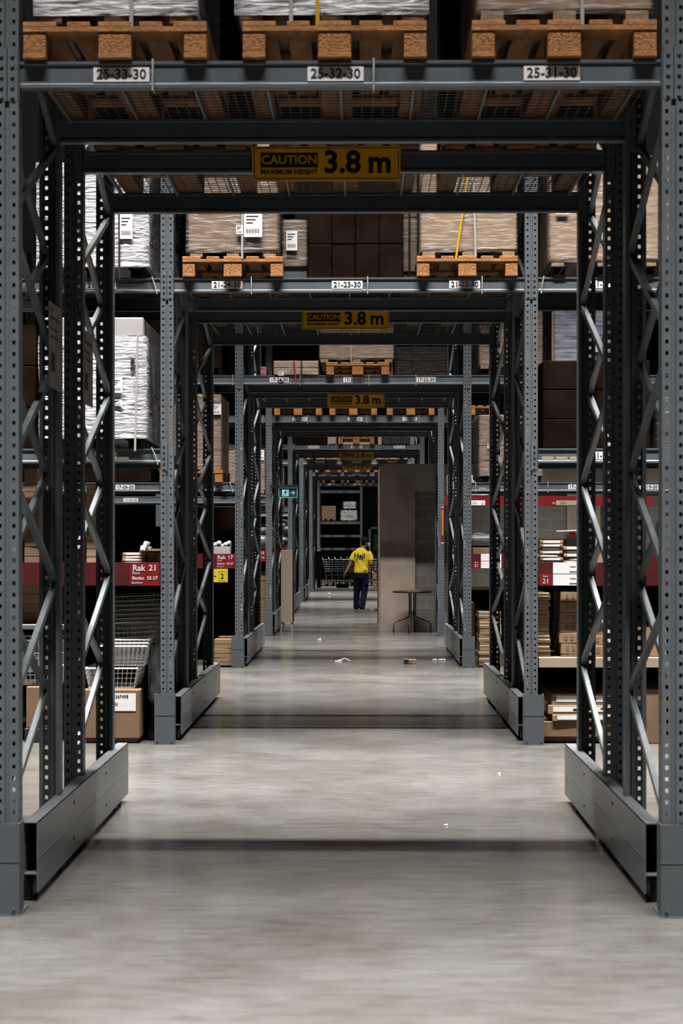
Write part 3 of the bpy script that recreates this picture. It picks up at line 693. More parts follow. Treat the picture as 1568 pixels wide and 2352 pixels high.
# ------------------------------------------------------------------ shelves, rails, signs at picking level
def rail(x0, x1, y, z0, z1, label, m='dred'):
    t = thing('price_rail', (x0, y, z0), label, 'price rail', 'red shelf price rails')
    ob('strip', MB().box(0, x1-x0, -.012, 0, 0, z1-z0).mesh('strip', M[m]), t)
    return t
def shelf(x0, x1, y0, y1, z0, z1, label, m='steel'):
    return tag(ob('shelf_board', MB().cbox(x0, x1, y0, y1, z0, z1, .004).mesh('shelf_board', M[m])), label, 'shelf')
def aisle_sign(x0, x1, y, z0, z1, num, label):
    t = thing('aisle_sign', ((x0+x1)/2, y, (z0+z1)/2), label, 'sign', 'red aisle number signs')
    W = x1-x0; H = z1-z0; k = H/.19
    p = ob('panel', MB().box(-W/2, W/2, -.006, 0, -H/2, H/2).mesh('panel', M['red']), t)
    for s, size, xx, zz, bo, sh in (('Rak', .068*k, -W*.20, .048*k, .02, 0), (num, .068*k, W*.28, .048*k, .02, 0), ('Rack', .032*k, -W*.30, .008*k, 0, .25), ('Bagian', .038*k, -W*.22, -.034*k, .02, 0), ('25-27', .038*k, W*.26, -.034*k, .02, 0), ('Section', .030*k, -W*.27, -.070*k, 0, .25)):
        ob('lettering', text_mesh(s, size, M['whitetxt'], bo, sh), p, (xx, -.0075, zz))
for r, px in (('21', 305), ('17', 499), ('13', 573)):
    d = ROWS[r][0]
    z0, z1 = 1.262, 1.447
    rail(-4.39, -1.592, d-.002, z0, z1, 'dull red price rail, left bay of rack row %s' % r)
    shelf(-4.38, -1.60, d+.02, d+1.0, 1.39, 1.43, 'grey steel picking shelf behind the rail, left bay of row %s' % r)
    xs = -1.598-.235
    aisle_sign(xs, -1.598, d-.015, z0, z1, r, 'red sign reading Rak %s on the left price rail' % r)
for r in ('21', '17'):
    d = ROWS[r][0]; rx = 1.415
    rail(rx, 4.2, d-.002, 1.262, 1.447, 'dull red price rail, right bay of rack row %s' % r)
    shelf(rx+.01, 4.2, d+.02, d+1.0, 1.39, 1.43, 'grey steel picking shelf behind the rail, right bay of row %s' % r)
    t = thing('section_tag', (rx+.058, d-.014, 1.31), 'bright red tag numbered 21 on right rail of row %s' % r, 'tag', 'red section tags')
    p = ob('tag_plate', MB().box(-.05, .05, -.004, 0, -.048, .048).mesh('tag_plate', M['red']), t)
    ob('lettering', text_mesh('21', .055, M['whitetxt'], .01), p, (0, -.0052, -.012)); ob('lettering', text_mesh('Bagian', .018, M['whitetxt'], 0), p, (0, -.0052, .028))
    for q, z in enumerate((1.403, 1.309)):
        t = thing('price_label', (rx+.215, d-.014, z), '%s large white price label on right rail of row %s' % (('upper', 'lower')[q], r), 'price label', 'white price labels')
        p = ob('card', MB().box(-.10, .16, -.003, 0, -.044, .044).mesh('card', M['paper']), t)
        ob('print', MB().box(.03, .09, -.004, -.003, -.032, -.026).box(.035, .08, -.004, -.003, .009, .013).mesh('print', M['ink']), p)
# yellow level card on row 17
t = thing('level_card', (PX(505, 19.9), 19.89, PZ(1322, 19.9)), 'bright yellow card numbered 2 hanging under the Rak 17 rail', 'card')
p = ob('card', MB().box(-.10, .10, -.004, 0, -.085, .085).mesh('card', M['lemon']), t)
ob('frame_line', MB().box(-.015, .075, -.005, -.004, -.07, -.067).box(-.015, .075, -.005, -.004, .047, .05).box(-.015, -.012, -.005, -.004, -.07, .05).box(.072, .075, -.005, -.004, -.07, .05).mesh('frame_line', M['ink']), p)
ob('lettering', text_mesh('2', .09, M['ink'], .01), p, (.03, -.0055, -.01)); ob('lettering', text_mesh('+', .06, M['ink'], .01), p, (-.06, -.0055, -.01))
# row 13 right rail and banner
d = 26.38
t = rail(1.30+.12, 4.9, d, PZ(1162, d), PZ(1140, d), 'long red rail in front of the block wall, right bay of row 13', 'red')
for x, s, w in ((PX(1095, d), '', .27), (PX(1300, d), '19', .35), (PX(1440, d), '18', .2)):
    l = thing('price_label', (x, d-.013, PZ(1155, d)), 'white shelf label on the long red rail, %s' % ({'': 'with a down arrow', '19': 'beside number 19', '18': 'beside number 18'}[s]), 'price label', 'labels on the long red rail')
    p = ob('card', MB().box(-w/2, w/2, -.003, 0, -.04, .04).mesh('card', M['paper'] if s == '' else M['tan']), l)
    if s: ob('tag_plate', MB().box(-w/2-.085, -w/2, -.003, 0, -.04, .045).mesh('tag_plate', M['red']), p, label='bright red number tag'); ob('lettering', text_mesh(s, .05, M['whitetxt'], .01), p, (-w/2-.045, -.0045, -.008))
    else: ob('arrow', MB().bar((.09, -.004, .028), (.09, -.004, -.028), .006, .001).bar((.09, -.004, -.03), (.07, -.004, -.008), .006, .001).bar((.09, -.004, -.03), (.11, -.004, -.008), .006, .001).mesh('arrow', M['ink']), p, label='black down arrow')
    ob('print', MB().box(-w*.3, w*.0, -.004, -.003, -.02, -.012).box(-w*.3, -w*.05, -.004, -.003, .01, .016).mesh('print', M['ink']), p)
ts = text_mesh('S', .08, M['orange'], .02); o = ob('lettering', ts, t, (PX(1125, d)-1.42, -.0135, .05), 'orange letter S')
t = thing('banner_sign', (PX(1018, 26.0), 26.3, PZ(1246, 26.3)), 'narrow vertical red and orange banner beside the right upright of row 13', 'banner')
H = PZ(1166, 26.3)-PZ(1246, 26.3)
p = ob('banner', MB().box(-.022, .022, -.004, 0, 0, H).mesh('banner', M['red']), t)
ob('stripe', MB().box(-.012, .012, -.005, -.004, .12, H-.04).mesh('stripe', M['orange']), p, label='orange printed stripe')
ob('clip', MB().box(-.024, .024, -.007, .003, -.015, .0).box(-.024, .024, -.007, .003, H, H+.015).mesh('clip', M['whitetxt']), t)

# ------------------------------------------------------------------ loose goods
def stack(n, x0, x1, y0, dep, z0, h, m, what, where, group, jit=.01, face=None, name='flat_carton'):
    z = z0
    for k in range(n):
        hh = h[k % len(h)] if isinstance(h, (list, tuple)) else h
        j = random.uniform(-jit, jit)
        t = thing(name, ((x0+x1)/2+j, y0+abs(random.uniform(0, jit)), z), '%s %s %s' % (ORD[k], what, where), 'carton', group, random.uniform(-.02, .02))
        W = x1-x0
        ob('box', MB().cbox(-W/2, W/2, 0, dep, .001, hh-.001, min(.004, hh*.15)).mesh('box', m), t)
        if face == 'label': ob('label_sheet', MB().box(-W*.36, W*.36, -.002, 0, hh*.22, hh*.78).mesh('label_sheet', M['paper']), t, label='white printed end label')
        elif face == 'print': ob('print', MB().box(-W*.22, -W*.06, -.0015, 0, hh*.3, hh*.75).box(W*.08, W*.26, -.0015, 0, hh*.3, hh*.75).mesh('print', M['card2']), t, label='brown printed marks')
        elif face == 'tape': ob('tape', MB().box(-W*.5, W*.5, -.0015, 0, hh*.48, hh*.56).mesh('tape', M['card2']), t)
        z += hh
    return z
sh = 1.431
y = 12.53
stack(7, PX(1237, y), PX(1291, y), y, .35, sh, .0275, M['card'], 'flat labelled carton', 'in the left pile on right picking shelf, row 21', 'flat cartons on right shelf of row 21', .012, 'label')
stack(5, PX(1294, y), PX(1350, y), y, .35, sh, .0285, M['card'], 'flat labelled carton', 'in the right pile on right picking shelf, row 21', 'flat cartons on right shelf of row 21', .012, 'label')
stack(4, PX(280, y), PX(334, y), y, .35, sh, .0235, M['card'], 'flat labelled carton', 'in pile above the Rak 21 sign', 'flat cartons above the Rak 21 sign', .004, 'label')
stack(4, PX(337, y), PX(360, y), y, .30, sh, .0235, M['card2'], 'plain flat carton', 'in small pile right of the labelled ones', 'plain flat cartons above the Rak 21 sign', .004)
t = thing('open_tray', (PX(358, y), y-.03, PZ(1267, y)), 'open cardboard tray with papers above the Rak 21 sign', 'tray')
ob('tray', MB().box(-.13, .11, 0, .3, 0, .006).box(-.07, .11, 0, .004, 0, .022).box(-.07, .11, .296, .3, 0, .022).mesh('tray', M['card']), t)
tag(ob('paper_bundle', MB().bar((PX(330, y), y+.05, PZ(1263, y)), (PX(337, y), y+.05, PZ(1245, y)), .20, .03, (0,1,0)).bar((PX(322, y), y+.08, PZ(1258, y)), (PX(344, y), y+.08, PZ(1262, y)), .14, .035, (0,1,0)).mesh('paper_bundle', M['paper'])), 'bundle of white papers leaning on the open cardboard tray', 'papers')
stack(6, PX(192, y), PX(219, y), y+.1, .3, sh, [.125, .12, .10, .11, .10, .09], M['card3'], 'carton', 'of the tall pile seen through near left frame', 'tall carton pile on left shelf of row 21', .006, 'tape', 'carton')
stack(6, PX(48, y), PX(84, y), y+.1, .3, sh, [.14, .13, .13, .13, .12, .12], M['card2'], 'brown carton', 'of the pile at far left behind near frame', 'far left carton pile of row 21', .006, 'tape', 'carton')
stack(2, PX(46, y), PX(92, y), y+.1, .4, .95, [.16, .15], M['card'], 'carton', 'below the shelf at far left, row 21', 'cartons below far left shelf', .004, 'tape', 'carton')
shelf(-4.38, -2.35, 12.5, 13.4, .91, .95, 'lower grey shelf at far left, row 21')
# right lower, row 21
shelf(1.42, 4.2, 12.49, 13.45, .61, .692, 'pale thick lower shelf in the right bay of row 21', 'shelf')
stack(18, PX(1233, y), PX(1262, y), y, .45, .694, [.030, .026, .030, .024, .033, .028], M['card3'], 'thin flat carton', 'in stack beside right upright, row 21', 'thin cartons under right rail of row 21', .007, 'tape')
stack(7, PX(1287, y), PX(1330, y), y, .45, .694, [.020, .087, .084, .080, .083, .082, .085], M['card'], 'shallow carton', 'in stack right of the black gap, row 21', 'shallow cartons under right rail of row 21', .010, 'print', 'carton')
stack(5, PX(1350, y), PX(1410, y), y, .45, .694, [.09, .08, .085], M['card'], 'shallow carton', 'in stack behind the right lattice, row 21', 'shallow cartons behind right lattice', .010, 'print', 'carton')
stack(1, 1.46, 2.0, y+.05, .8, .002, [.05], M['card2'], 'low carton', 'on floor in right bay of row 21', 'floor cartons right bay row 21', .0, None, 'carton')
stack(1, 1.44, 2.05, y, .8, .053, [.125], M['card2'], 'wide brown carton', 'second layer on floor, right bay row 21', 'floor cartons right bay row 21', .0, None, 'carton')
for i, (pa, z0_, z1_, w) in enumerate(((1268, .179, .235, 'lowest'), (1258, .236, .31, 'middle'), (1266, .311, .40, 'topmost'))):
    xx = PX(pa, y); t = thing('long_carton', (xx, y-.01+i*.01, z0_), '%s white-labelled long carton on floor pile, right bay row 21' % w, 'carton', 'labelled long cartons of row 21')
    ob('box', MB().cbox(0, .75, 0, .8, 0, z1_-z0_-.002, .004).mesh('box', M['card']), t); hh = z1_-z0_
    s = ob('label_sheet', MB().box(.04, .60, -.002, 0, hh*.25, hh*.8).mesh('label_sheet', M['paper']), t, label='long white label')
    ob('print', MB().box(.20, .24, -.003, -.002, hh*.35, hh*.6).box(.26, .36, -.003, -.002, hh*.4, hh*.5).box(.42, .55, -.003, -.002, hh*.5, hh*.7).mesh('print', M['ink']), s)
tag(ob('carton', MB().cbox(PX(1440, y), PX(1530, y), y, y+.7, .002, .44).mesh('carton', M['card2'])), 'brown carton on floor behind the right lattice, row 21', 'carton')
tag(ob('carton', MB().cbox(PX(1460, y), PX(1530, y), y, y+.5, .694, .93).mesh('carton', M['card'])), 'tan carton on lower shelf behind the right lattice, row 21', 'carton')
tag(ob('carton', MB().cbox(PX(1365, y), PX(1385, y), y, y+.3, sh, sh+.24).mesh('carton', M['card3'])), 'narrow upright carton on picking shelf behind right lattice, row 21', 'carton')
# left lower, row 21
x0 = PX(192, y); x1 = PX(322, y)
t = thing('large_carton', (x0, y-.03, .04), 'big brown floor carton with white label beneath the wire baskets', 'carton')
ob('box', MB().cbox(0, x1-x0, 0, .75, 0, .39, .006).mesh('box', M['card2']), t)
s = ob('label_sheet', MB().box(PX(240, y)-x0, PX(313, y)-x0, -.003, 0, .22, .36).mesh('label_sheet', M['paper']), t, label='large white shipping label')
ob('lettering', text_mesh('05367498', .035, M['ink'], 0), s, (PX(276, y)-x0, -.0042, .335)); ob('lettering', text_mesh('09735', .028, M['ink'], 0), s, (PX(262, y)-x0, -.0042, .275))
tag(ob('cardboard_tray', MB().cbox(x0+.02, x1-.02, y, y+.7, .002, .038).mesh('cardboard_tray', M['card2'])), 'low cardboard base tray under the big brown floor carton', 'tray')
tag(ob('carton', MB().cbox(PX(60, y), PX(106, y), y, y+.6, .12, .45).mesh('carton', M['card2'])), 'brown carton on floor seen through near left frame, row 21', 'carton')
tag(ob('timber_slab', MB().cbox(PX(56, y), PX(108, y), y, y+.6, .002, .118).mesh('timber_slab', M['plastic'])), 'black base under the far left brown carton, row 21', 'base')
def basket_meshes(W, D, H, m, taper=.03, cell=.035, r=.0022):
    rim = MB().tube([(-W/2, 0, H), (W/2, 0, H), (W/2, D, H), (-W/2, D, H)], r*1.9, 6, True).mesh('rim', m)
    b = MB(); n = max(2, int(W/cell)); nd = max(2, int(D/cell)); nh = max(2, int(H/cell)); a = taper
    for i in range(n+1):
        f = i/n; x = -W/2+W*f; xb = (-W/2+a)+(W-2*a)*f
        b.bar((x, 0, H), (xb, a, 0), r, r).bar((x, D, H), (xb, D-a, 0), r, r).bar((xb, a, 0), (xb, D-a, 0), r, r)
    for i in range(nd+1):
        f = i/nd; yy = D*f; yb = a+(D-2*a)*f
        b.bar((-W/2, yy, H), (-W/2+a, yb, 0), r, r).bar((W/2, yy, H), (W/2-a, yb, 0), r, r).bar((-W/2+a, yb, 0), (W/2-a, yb, 0), r, r)
    for k in range(nh):
        f = k/nh; o = a*(1-f); z = H*f
        P = [(-W/2+o, o, z), (W/2-o, o, z), (W/2-o, D-o, z), (-W/2+o, D-o, z)]
        for i in range(4): b.bar(P[i], P[(i+1) % 4], r, r)
    return rim, b.mesh('wire_sides', m)
bw = basket_meshes(.42, .55, .16, M['whitewire'], r=.0036); bg = basket_meshes(.50, .6, .20, M['greywire'])
bcx = PX(262, y)-.03; 
def basket(ms, x, z, label, group, y_=y+.02, rot=0):
    t = thing('wire_basket', (x, y_, z), label, 'wire basket', group); t.rotation_euler = (0, rot, 0); ob('rim', ms[0], t); ob('wire_sides', ms[1], t)
basket(bw, bcx, .435, 'white wire basket standing directly on the big brown carton', 'white wire baskets')
for k in range(3): basket(bw, bcx+.08+.008*k, .612+.026*k, '%s of three nested white wire baskets above the carton' % ('lowest', 'middle', 'topmost')[k], 'white wire baskets')
for k in range(7): basket(bg, bcx+.13+.012*k, .76+.036*k, '%s warm grey wire basket in the nested stack, left bay row 21' % (ORD[k]), 'warm grey wire baskets', y+.06, -.04)
for k in range(3): basket(bw, PX(82, y), .46+.10*k, '%s white wire basket at far left seen through near frame' % ('lowest', 'middle', 'topmost')[k], 'far left white wire baskets')
tag(ob('plastic_sleeve', MB().cbox(PX(333, y), PX(352, y), y+.15, y+.6, .30, .80, .03).mesh('plastic_sleeve', M['greybag'])), 'crumpled pale plastic sleeve beside the white wire baskets', 'plastic wrap')
tag(ob('carton', MB().cbox(PX(333, y), PX(352, y), y+.15, y+.6, .002, .299, .01).mesh('carton', M['darkcard'])), 'dark carton standing under the crumpled plastic sleeve', 'carton')
# row 17 lower
y = 19.97
stack(16, PX(1100, y), PX(1150, y), y-.02, .5, .03, [.042, .046, .040], M['card3'], 'thin flat carton', 'in floor stack, right bay row 17', 'flat carton stack of row 17', .010, 'tape')
tag(ob('timber_slab', MB().cbox(PX(1099, y), PX(1150, y), y, y+.5, .002, .029).mesh('timber_slab', M['paleWood'])), 'thin timber base beneath the floor stack, right bay row 17', 'base')
tag(ob('carton', MB().cbox(PX(1087, y), PX(1098, y), y+.6, y+1.0, .002, .80).mesh('carton', M['card2'])), 'plain brown upright carton behind the floor stack, right bay row 17', 'carton')
t = thing('bagged_cushion', (PX(1125, y), y+.05, PZ(1258, y)), 'dark grey cushion in clear plastic on right shelf, row 17', 'cushion')
ob('cushion', MB().cbox(-.26, .26, 0, .5, .002, .15, .03).mesh('cushion', M['darkfoam']), t)
b = MB(); b.cbox(-.265, .265, -.004, .505, .03, .17, .04).ell((.10, .2, .19), (.13, .18, .07)).ell((-.12, .2, .17), (.12, .2, .03)); ob('plastic_bag', b.mesh('plastic_bag', M['film'], True), t, label='clear crinkled plastic bag')
tag(ob('carton', MB().cbox(PX(1086, y), PX(1150, y), y+.05, y+.6, sh, PZ(1258, y)-.0, .004).mesh('carton', M['card2'])), 'low open carton under the bagged cushion, row 17', 'carton')
stack(3, PX(492, y), PX(538, y), y, .7, .02, [.10, .12, .12], M['card'], 'long flat carton', 'on floor in left bay of row 17', 'floor cartons left bay row 17', .004, 'tape')
t = thing('white_tray', (PX(510, y), y, sh), 'white box of crumpled papers above the Rak 17 sign', 'box')
ob('tray', MB().box(-.16, .11, 0, .005, 0, .11).box(-.16, .11, .3, .305, 0, .14).box(-.16, -.155, 0, .3, 0, .14).box(.105, .11, 0, .3, 0, .14).box(-.16, .11, 0, .3, 0, .004).mesh('tray', M['whitecard']), t)
b = MB()
for i in range(6): b.ell((-.13+.042*i, .08+.02*(i % 2), .115+.02*(i % 3)), (.032, .05, .03), 7, 5)
ob('papers', b.mesh('papers', M['paper']), t)
tag(ob('dark_carton', MB().cbox(PX(440, y), PX(541, y), y+.2, y+.8, sh, 2.05).mesh('dark_carton', M['darkcard'])), 'dark brown box behind the white paper tray, left bay row 17', 'carton')
# row 13 left
y = 26.48
b = MB(); b.ell((0, .3, .16), (.2, .28, .17)).ell((.02, .25, .36), (.17, .2, .10))
tag(ob('bagged_bundle', b.mesh('bagged_bundle', M['greybag'], True), None, (PX(601, y), y+.05, sh)), 'grey bundle in clear plastic above the Rak 13 sign', 'bundle')
stack(7, PX(590, y), PX(612, y), y, .4, .03, [.15, .14, .16], M['card2'], 'brown carton', 'in narrow floor pile, left bay row 13', 'floor pile of row 13', .006, None, 'carton')
y = 34.5
b = MB()
for i in range(9): b.ell((random.uniform(-.05, .1), .1+random.uniform(0, .2), .08+.1*i*.8), (.11, .12, .07), 8, 6)
tag(ob('foil_rolls', b.mesh('foil_rolls', M['greybag'], True), None, (PX(655, y)-.06, y, 1.30)), 'pile of shiny wrapped rolls behind the exit sign, left bay row 09', 'rolls')
shelf(-2.6, -1.62, 34.45, 35.2, 1.24, 1.295, 'steel shelf carrying the shiny rolls, row 09')
rail(-2.6, -1.60, 34.38, 1.262, 1.447, 'short red rail in the left bay of row 09', 'red')

# hanging white bar
d = 20.6
t = thing('hanging_white_bar', (PX(1309, d), d, PZ(1220, d)), 'white hanging sign bar above the flat cartons, right side', 'hanging bar')
ob('bar', MB().tube([(-.18, 0, -.008), (.18, 0, .008)], .014, 10).mesh('bar', M['whitetxt']), t)
ob('hook', MB().bar((.03, 0, .0), (.03, 0, .05), .006, .006).mesh('hook', M['chrome']), t)
ob('red_tag', MB().box(-.02, .07, -.003, .003, -.08, -.015).mesh('red_tag', M['red']), t, label='small red tag hanging below')
ob('wire', MB().bar((.03, 0, .05), (.03, 0, L2-PZ(1220, d)), .002, .002).mesh('wire', M['chrome']), t)

# ------------------------------------------------------------------ exit sign
d = 26.30
t = thing('exit_sign', (PX(661.5, d), d, PZ(1131, d)), 'lit green running-man exit sign with right arrow beside left upright', 'exit sign')
ob('housing', MB().box(-.16, .16, -.03, .04, .075, .125).mesh('housing', M['darksteel']), t)
p = ob('panel', MB().box(-.153, .153, -.012, .012, -.085, .075).mesh('panel', M['exitbg']), t)
ob('frame', MB().box(-.157, .157, -.014, .0, -.089, -.083).box(-.157, .157, -.014, 0, .071, .077).box(-.157, -.151, -.014, 0, -.089, .077).box(.151, .157, -.014, 0, -.089, .077).mesh('frame', M['exitlit']), p)
b = MB(); b.box(-.10, .01, -.014, -.012, -.065, .050); ob('door_symbol', b.mesh('door_symbol', M['exitlit']), p, label='pale lit door panel')
b = MB(); Y = -.0155
b.disc(-.035, .033, Y, Y+.001, .011, 12, 'y')
for a, c, w in (((-.04, Y, .02), (-.048, Y, -.015), .020), ((-.048, Y, -.012), (-.028, Y, -.03), .010), ((-.028, Y, -.03), (-.03, Y, -.058), .009), ((-.05, Y, -.014), (-.06, Y, -.04), .010), ((-.06, Y, -.04), (-.085, Y, -.05), .009), ((-.04, Y, .018), (-.068, Y, .006), .008), ((-.068, Y, .006), (-.078, Y, -.012), .007), ((-.038, Y, .018), (-.016, Y, .0), .008), ((-.016, Y, 0), (-.002, Y, .012), .007)):
    b.bar(a, c, .001, w, (0, 1, 0))
ob('running_figure', b.mesh('running_figure', M['exitbg']), p, label='dark running figure')
b = MB(); b.bar((.035, Y, -.005), (.105, Y, -.005), .001, .012, (0,1,0)).bar((.108, Y, -.005), (.078, Y, .026), .001, .012, (0,1,0)).bar((.108, Y, -.005), (.078, Y, -.036), .001, .012, (0,1,0))
ob('arrow', b.mesh('arrow', M['exitlit']), p, label='pale lit right arrow')
ob('bracket', MB().box(-.30, -.16, .0, .03, .09, .11).box(-.30, -.29, -.01, .12, .05, .15).mesh('bracket', M['darksteel']), t)

# ------------------------------------------------------------------ tall beige cabinet
d = 27.75; xa = PX(645, d); xb = PX(671.5, d)
t = thing('tall_cabinet', ((xa+xb)/2, d, 0), 'tall narrow beige cabinet on tapered legs beside the left rack', 'cabinet')
W = xb-xa
b = MB(); b.cbox(-W/2, W/2, 0, .42, .16, 1.44, .004); ob('body', b.mesh('body', M['beige']), t)
ob('door', MB().cbox(W/2, W/2+.016, .01, .41, .17, 1.43, .003).mesh('door', M['plastic']), t, label='dark glazed door')
ob('handle', MB().box(W/2+.016, W/2+.03, .20, .22, .75, .87).mesh('handle', M['darksteel']), t)
for sx in (-1, 1):
    for yy in (.02, .38):
        b = MB(); b.bar((sx*(W/2-.02), yy+.01, .16), (sx*(W/2-.004), yy, 0), .024, .026); ob('leg', b.mesh('leg', M['beige']), t)
# ------------------------------------------------------------------ round table
d = 27.45; cx = PX(946.5, d)
t = thing('round_table', (cx, d, 0), 'round dark metal cafe table standing before the concrete wall', 'table')
R = .335
ob('tabletop', MB().disc(0, 0, .712, .722, R, 40).disc(0, 0, .70, .728, R-.003, 40).mesh('tabletop', M['plastic']), t)
b = MB(); b.tube([(R*math.cos(a*math.pi/18), R*math.sin(a*math.pi/18), .717) for a in range(36)], .011, 8, True); ob('rim', b.mesh('rim', M['plastic'], True), t)
for a in (190, 255, 290, 350):
    a_ = math.radians(a); fx = {190: -.328, 255: -.068, 290: .052, 350: .328}[a]; fy = {190: -.03, 255: -.28, 290: .25, 350: -.03}[a]
    r0 = .045; ux, uy = {190: (-.05, 0), 255: (-.025, -.035), 290: (.025, .035), 350: (.05, 0)}[a]
    pts = [(ux*1.2, uy, .70), (ux, uy, .60), (ux, uy, .34), (ux*1.2, uy*1.2, .28), (ux+(fx-ux)*.35, uy+(fy-uy)*.35, .235), (ux+(fx-ux)*.75, uy+(fy-uy)*.75, .205), (fx*.97, fy*.97, .16), (fx, fy, .0)]
    ob('leg', MB().tube(pts, .0115, 8).mesh('leg', M['plastic'], True), t)
ob('leg_ring', MB().tube([(.06*math.cos(a*math.pi/6), .045*math.sin(a*math.pi/6), .33) for a in range(12)], .007, 6, True).mesh('leg_ring', M['plastic']), t)
tag(ob('cardboard_sheet', MB().box(-.17, .15, -.15, .18, 0, .012).mesh('cardboard_sheet', M['card2']), None, (cx, d, .7285)), 'flat brown cardboard sheet lying on the round table', 'cardboard')

# ------------------------------------------------------------------ floor litter
b = MB(); b.bar((0, 0, .012), (.10, .02, .045), .07, .006, (0,1,0)).bar((.10, .02, .045), (.17, .0, .01), .05, .005, (0,1,0)).bar((-.03, -.03, .008), (.06, -.05, .008), .05, .012, (0,1,0))
tag(ob('crumpled_paper', b.mesh('crumpled_paper', M['paper']), None, (PX(775, 20.9), 20.9, 0)), 'crumpled white paper strip on the floor, centre of passage', 'paper')
t = thing('small_carton_scrap', (PX(942, 20.5), 20.5, 0), 'small torn brown cardboard piece on the floor', 'cardboard')
ob('box', MB().cbox(-.085, .08, 0, .08, .002, .06, .004).mesh('box', M['card']), t); ob('flap', MB().box(-.09, -.02, -.02, .02, .06, .068).mesh('flap', M['card3']), t); ob('opening', MB().box(-.01, .02, -.004, .0, .01, .05).mesh('opening', M['card2']), t)
def scraps(pts, d, label, s=.02, name='paper_scraps'):
    for i, (px, l) in enumerate(pts):
        b = MB(); b.ell((0, 0, s*.5), (s*1.1, s, s*.5), 7, 5); b.bar((0, 0, s*.4), (s*1.8, s*.5, s*.9), s, .002)
        tag(ob('paper_scrap', b.mesh('paper_scrap', M['paper']), None, (PX(px, d), d, 0)), l, 'paper scrap', 'white paper scraps on the floor')
scraps([(996, 'left white paper scrap on floor near the right guard rail'), (1009, 'middle white paper scrap on floor near the right guard rail'), (1016, 'right white paper scrap on floor near the right guard rail')], 21.1, '')
scraps([(852, 'left of two white scraps on floor by the walking person'), (856, 'right of two white scraps on floor by the walking person')], 36.2, '', .022)
scraps([(732, 'small white scrap on the floor in front of beige cabinet')], 25.4, '', .02)
scraps([(1022, 'tiny white scrap on floor in the nearest aisle')], 8.93, '', .008)
scraps([(1144, 'tiny white scrap on bright floor between rows 25 and 21')], 10.9, '', .008)
tag(ob('paper_ball', MB().ell((0, 0, .034), (.034, .034, .034)).mesh('paper_ball', M['paper'], True), None, (PX(756, 45.8), 45.8, 0)), 'round white paper ball on the far floor', 'paper ball')

# ------------------------------------------------------------------ person
D0 = 35.2
pr = thing('person', (0, D0, 0), 'person in yellow t-shirt and navy trousers walking away, pulling a truck', 'person')
def skinned(name, nodes, edges, m, parent, sub=2, label=None, root=0):
    me = bpy.data.meshes.new(name); me.from_pydata([n[0] for n in nodes], edges, []); me.update()
    o = ob(name, me, parent, label=label)
    md = o.modifiers.new('skin', 'SKIN'); md.use_smooth_shade = True
    sv = me.skin_vertices[0].data if me.skin_vertices else None
    if sv is None:
        bpy.context.view_layer.objects.active = o
        me.attributes.new  # noqa
    for i, n in enumerate(nodes):
        r = n[1]; me.skin_vertices[0].data[i].radius = r if isinstance(r, tuple) else (r, r)
        me.skin_vertices[0].data[i].use_root = (i == root)
    s = o.modifiers.new('sub', 'SUBSURF'); s.levels = sub; s.render_levels = sub
    me.materials.append(m); return o
def limb(b, secs, n=18):                # secs: (centre, rx, ry) rings perpendicular to the path
    P = [Vector(q[0]) for q in secs]; rings = []
    for i, (c, rx, ry) in enumerate(secs):
        d = (P[min(i+1, len(P)-1)]-P[max(i-1, 0)]).normalized()
        u = Vector((1, 0, 0)); u = (u-d*u.dot(d)).normalized(); w = d.cross(u).normalized()
        rings.append(len(b.v))
        for k in range(n):
            t = 2*math.pi*k/n; b.v.append(tuple(P[i]+u*(math.cos(t)*rx)+w*(math.sin(t)*ry)))
    for i in range(len(secs)-1):
        for k in range(n): b.f.append((rings[i]+k, rings[i]+(k+1) % n, rings[i+1]+(k+1) % n, rings[i+1]+k))
    b.f.append(tuple(rings[0]+k for k in reversed(range(n)))); b.f.append(tuple(rings[-1]+k for k in range(n)))
def fused(name, b, m, vox, parent, label=None):
    me = b.mesh(name, m); o = ob(name, me, None)
    md = o.modifiers.new('r', 'REMESH'); md.mode = 'VOXEL'; md.voxel_size = vox; md.use_smooth_shade = True
    sm = o.modifiers.new('s', 'SMOOTH'); sm.iterations = 6; sm.factor = .5
    dg = bpy.context.evaluated_depsgraph_get(); dg.update()
    r = bpy.data.meshes.new_from_object(o.evaluated_get(dg)); bpy.data.objects.remove(o)
    for p in r.polygons: p.use_smooth = True
    if not r.materials: r.materials.append(m)
    return ob(name, r, parent, label=label)
b = MB()
limb(b, [((.03, 0, .84), .15, .10), ((.02, 0, .95), .145, .105), ((.03, 0, 1.08), .13, .095), ((.035, .005, 1.25), .165, .105), ((.035, .01, 1.36), .15, .085), ((.055, .012, 1.41), .07, .06), ((.07, .02, 1.45), .055, .055), ((.095, .03, 1.50), .055, .058)])
b.ell((.115, .045, 1.575), (.078, .095, .108), 22, 16)
b.ell((.165, .050, 1.525), (.035, .045, .042), 14, 10)
limb(b, [((-.10, 0, 1.345), .06, .06), ((-.165, -.01, 1.24), .05, .05), ((-.205, -.02, 1.13), .042, .042), ((-.255, -.02, 1.02), .038, .038), ((-.305, -.02, .925), .028, .026), ((-.33, -.02, .885), .026, .03)])
limb(b, [((.18, 0, 1.345), .06, .06), ((.225, -.03, 1.22), .05, .05), ((.245, -.07, 1.09), .043, .043), ((.262, -.02, 1.02), .039, .039), ((.275, .04, .965), .029, .027), ((.295, .065, .945), .026, .03)])
limb(b, [((-.05, .02, .86), .085, .09), ((-.06, .05, .68), .078, .08), ((-.075, .09, .47), .056, .06), ((-.082, .10, .32), .054, .058), ((-.088, .10, .12), .036, .04), ((-.09, .12, .05), .035, .05)])
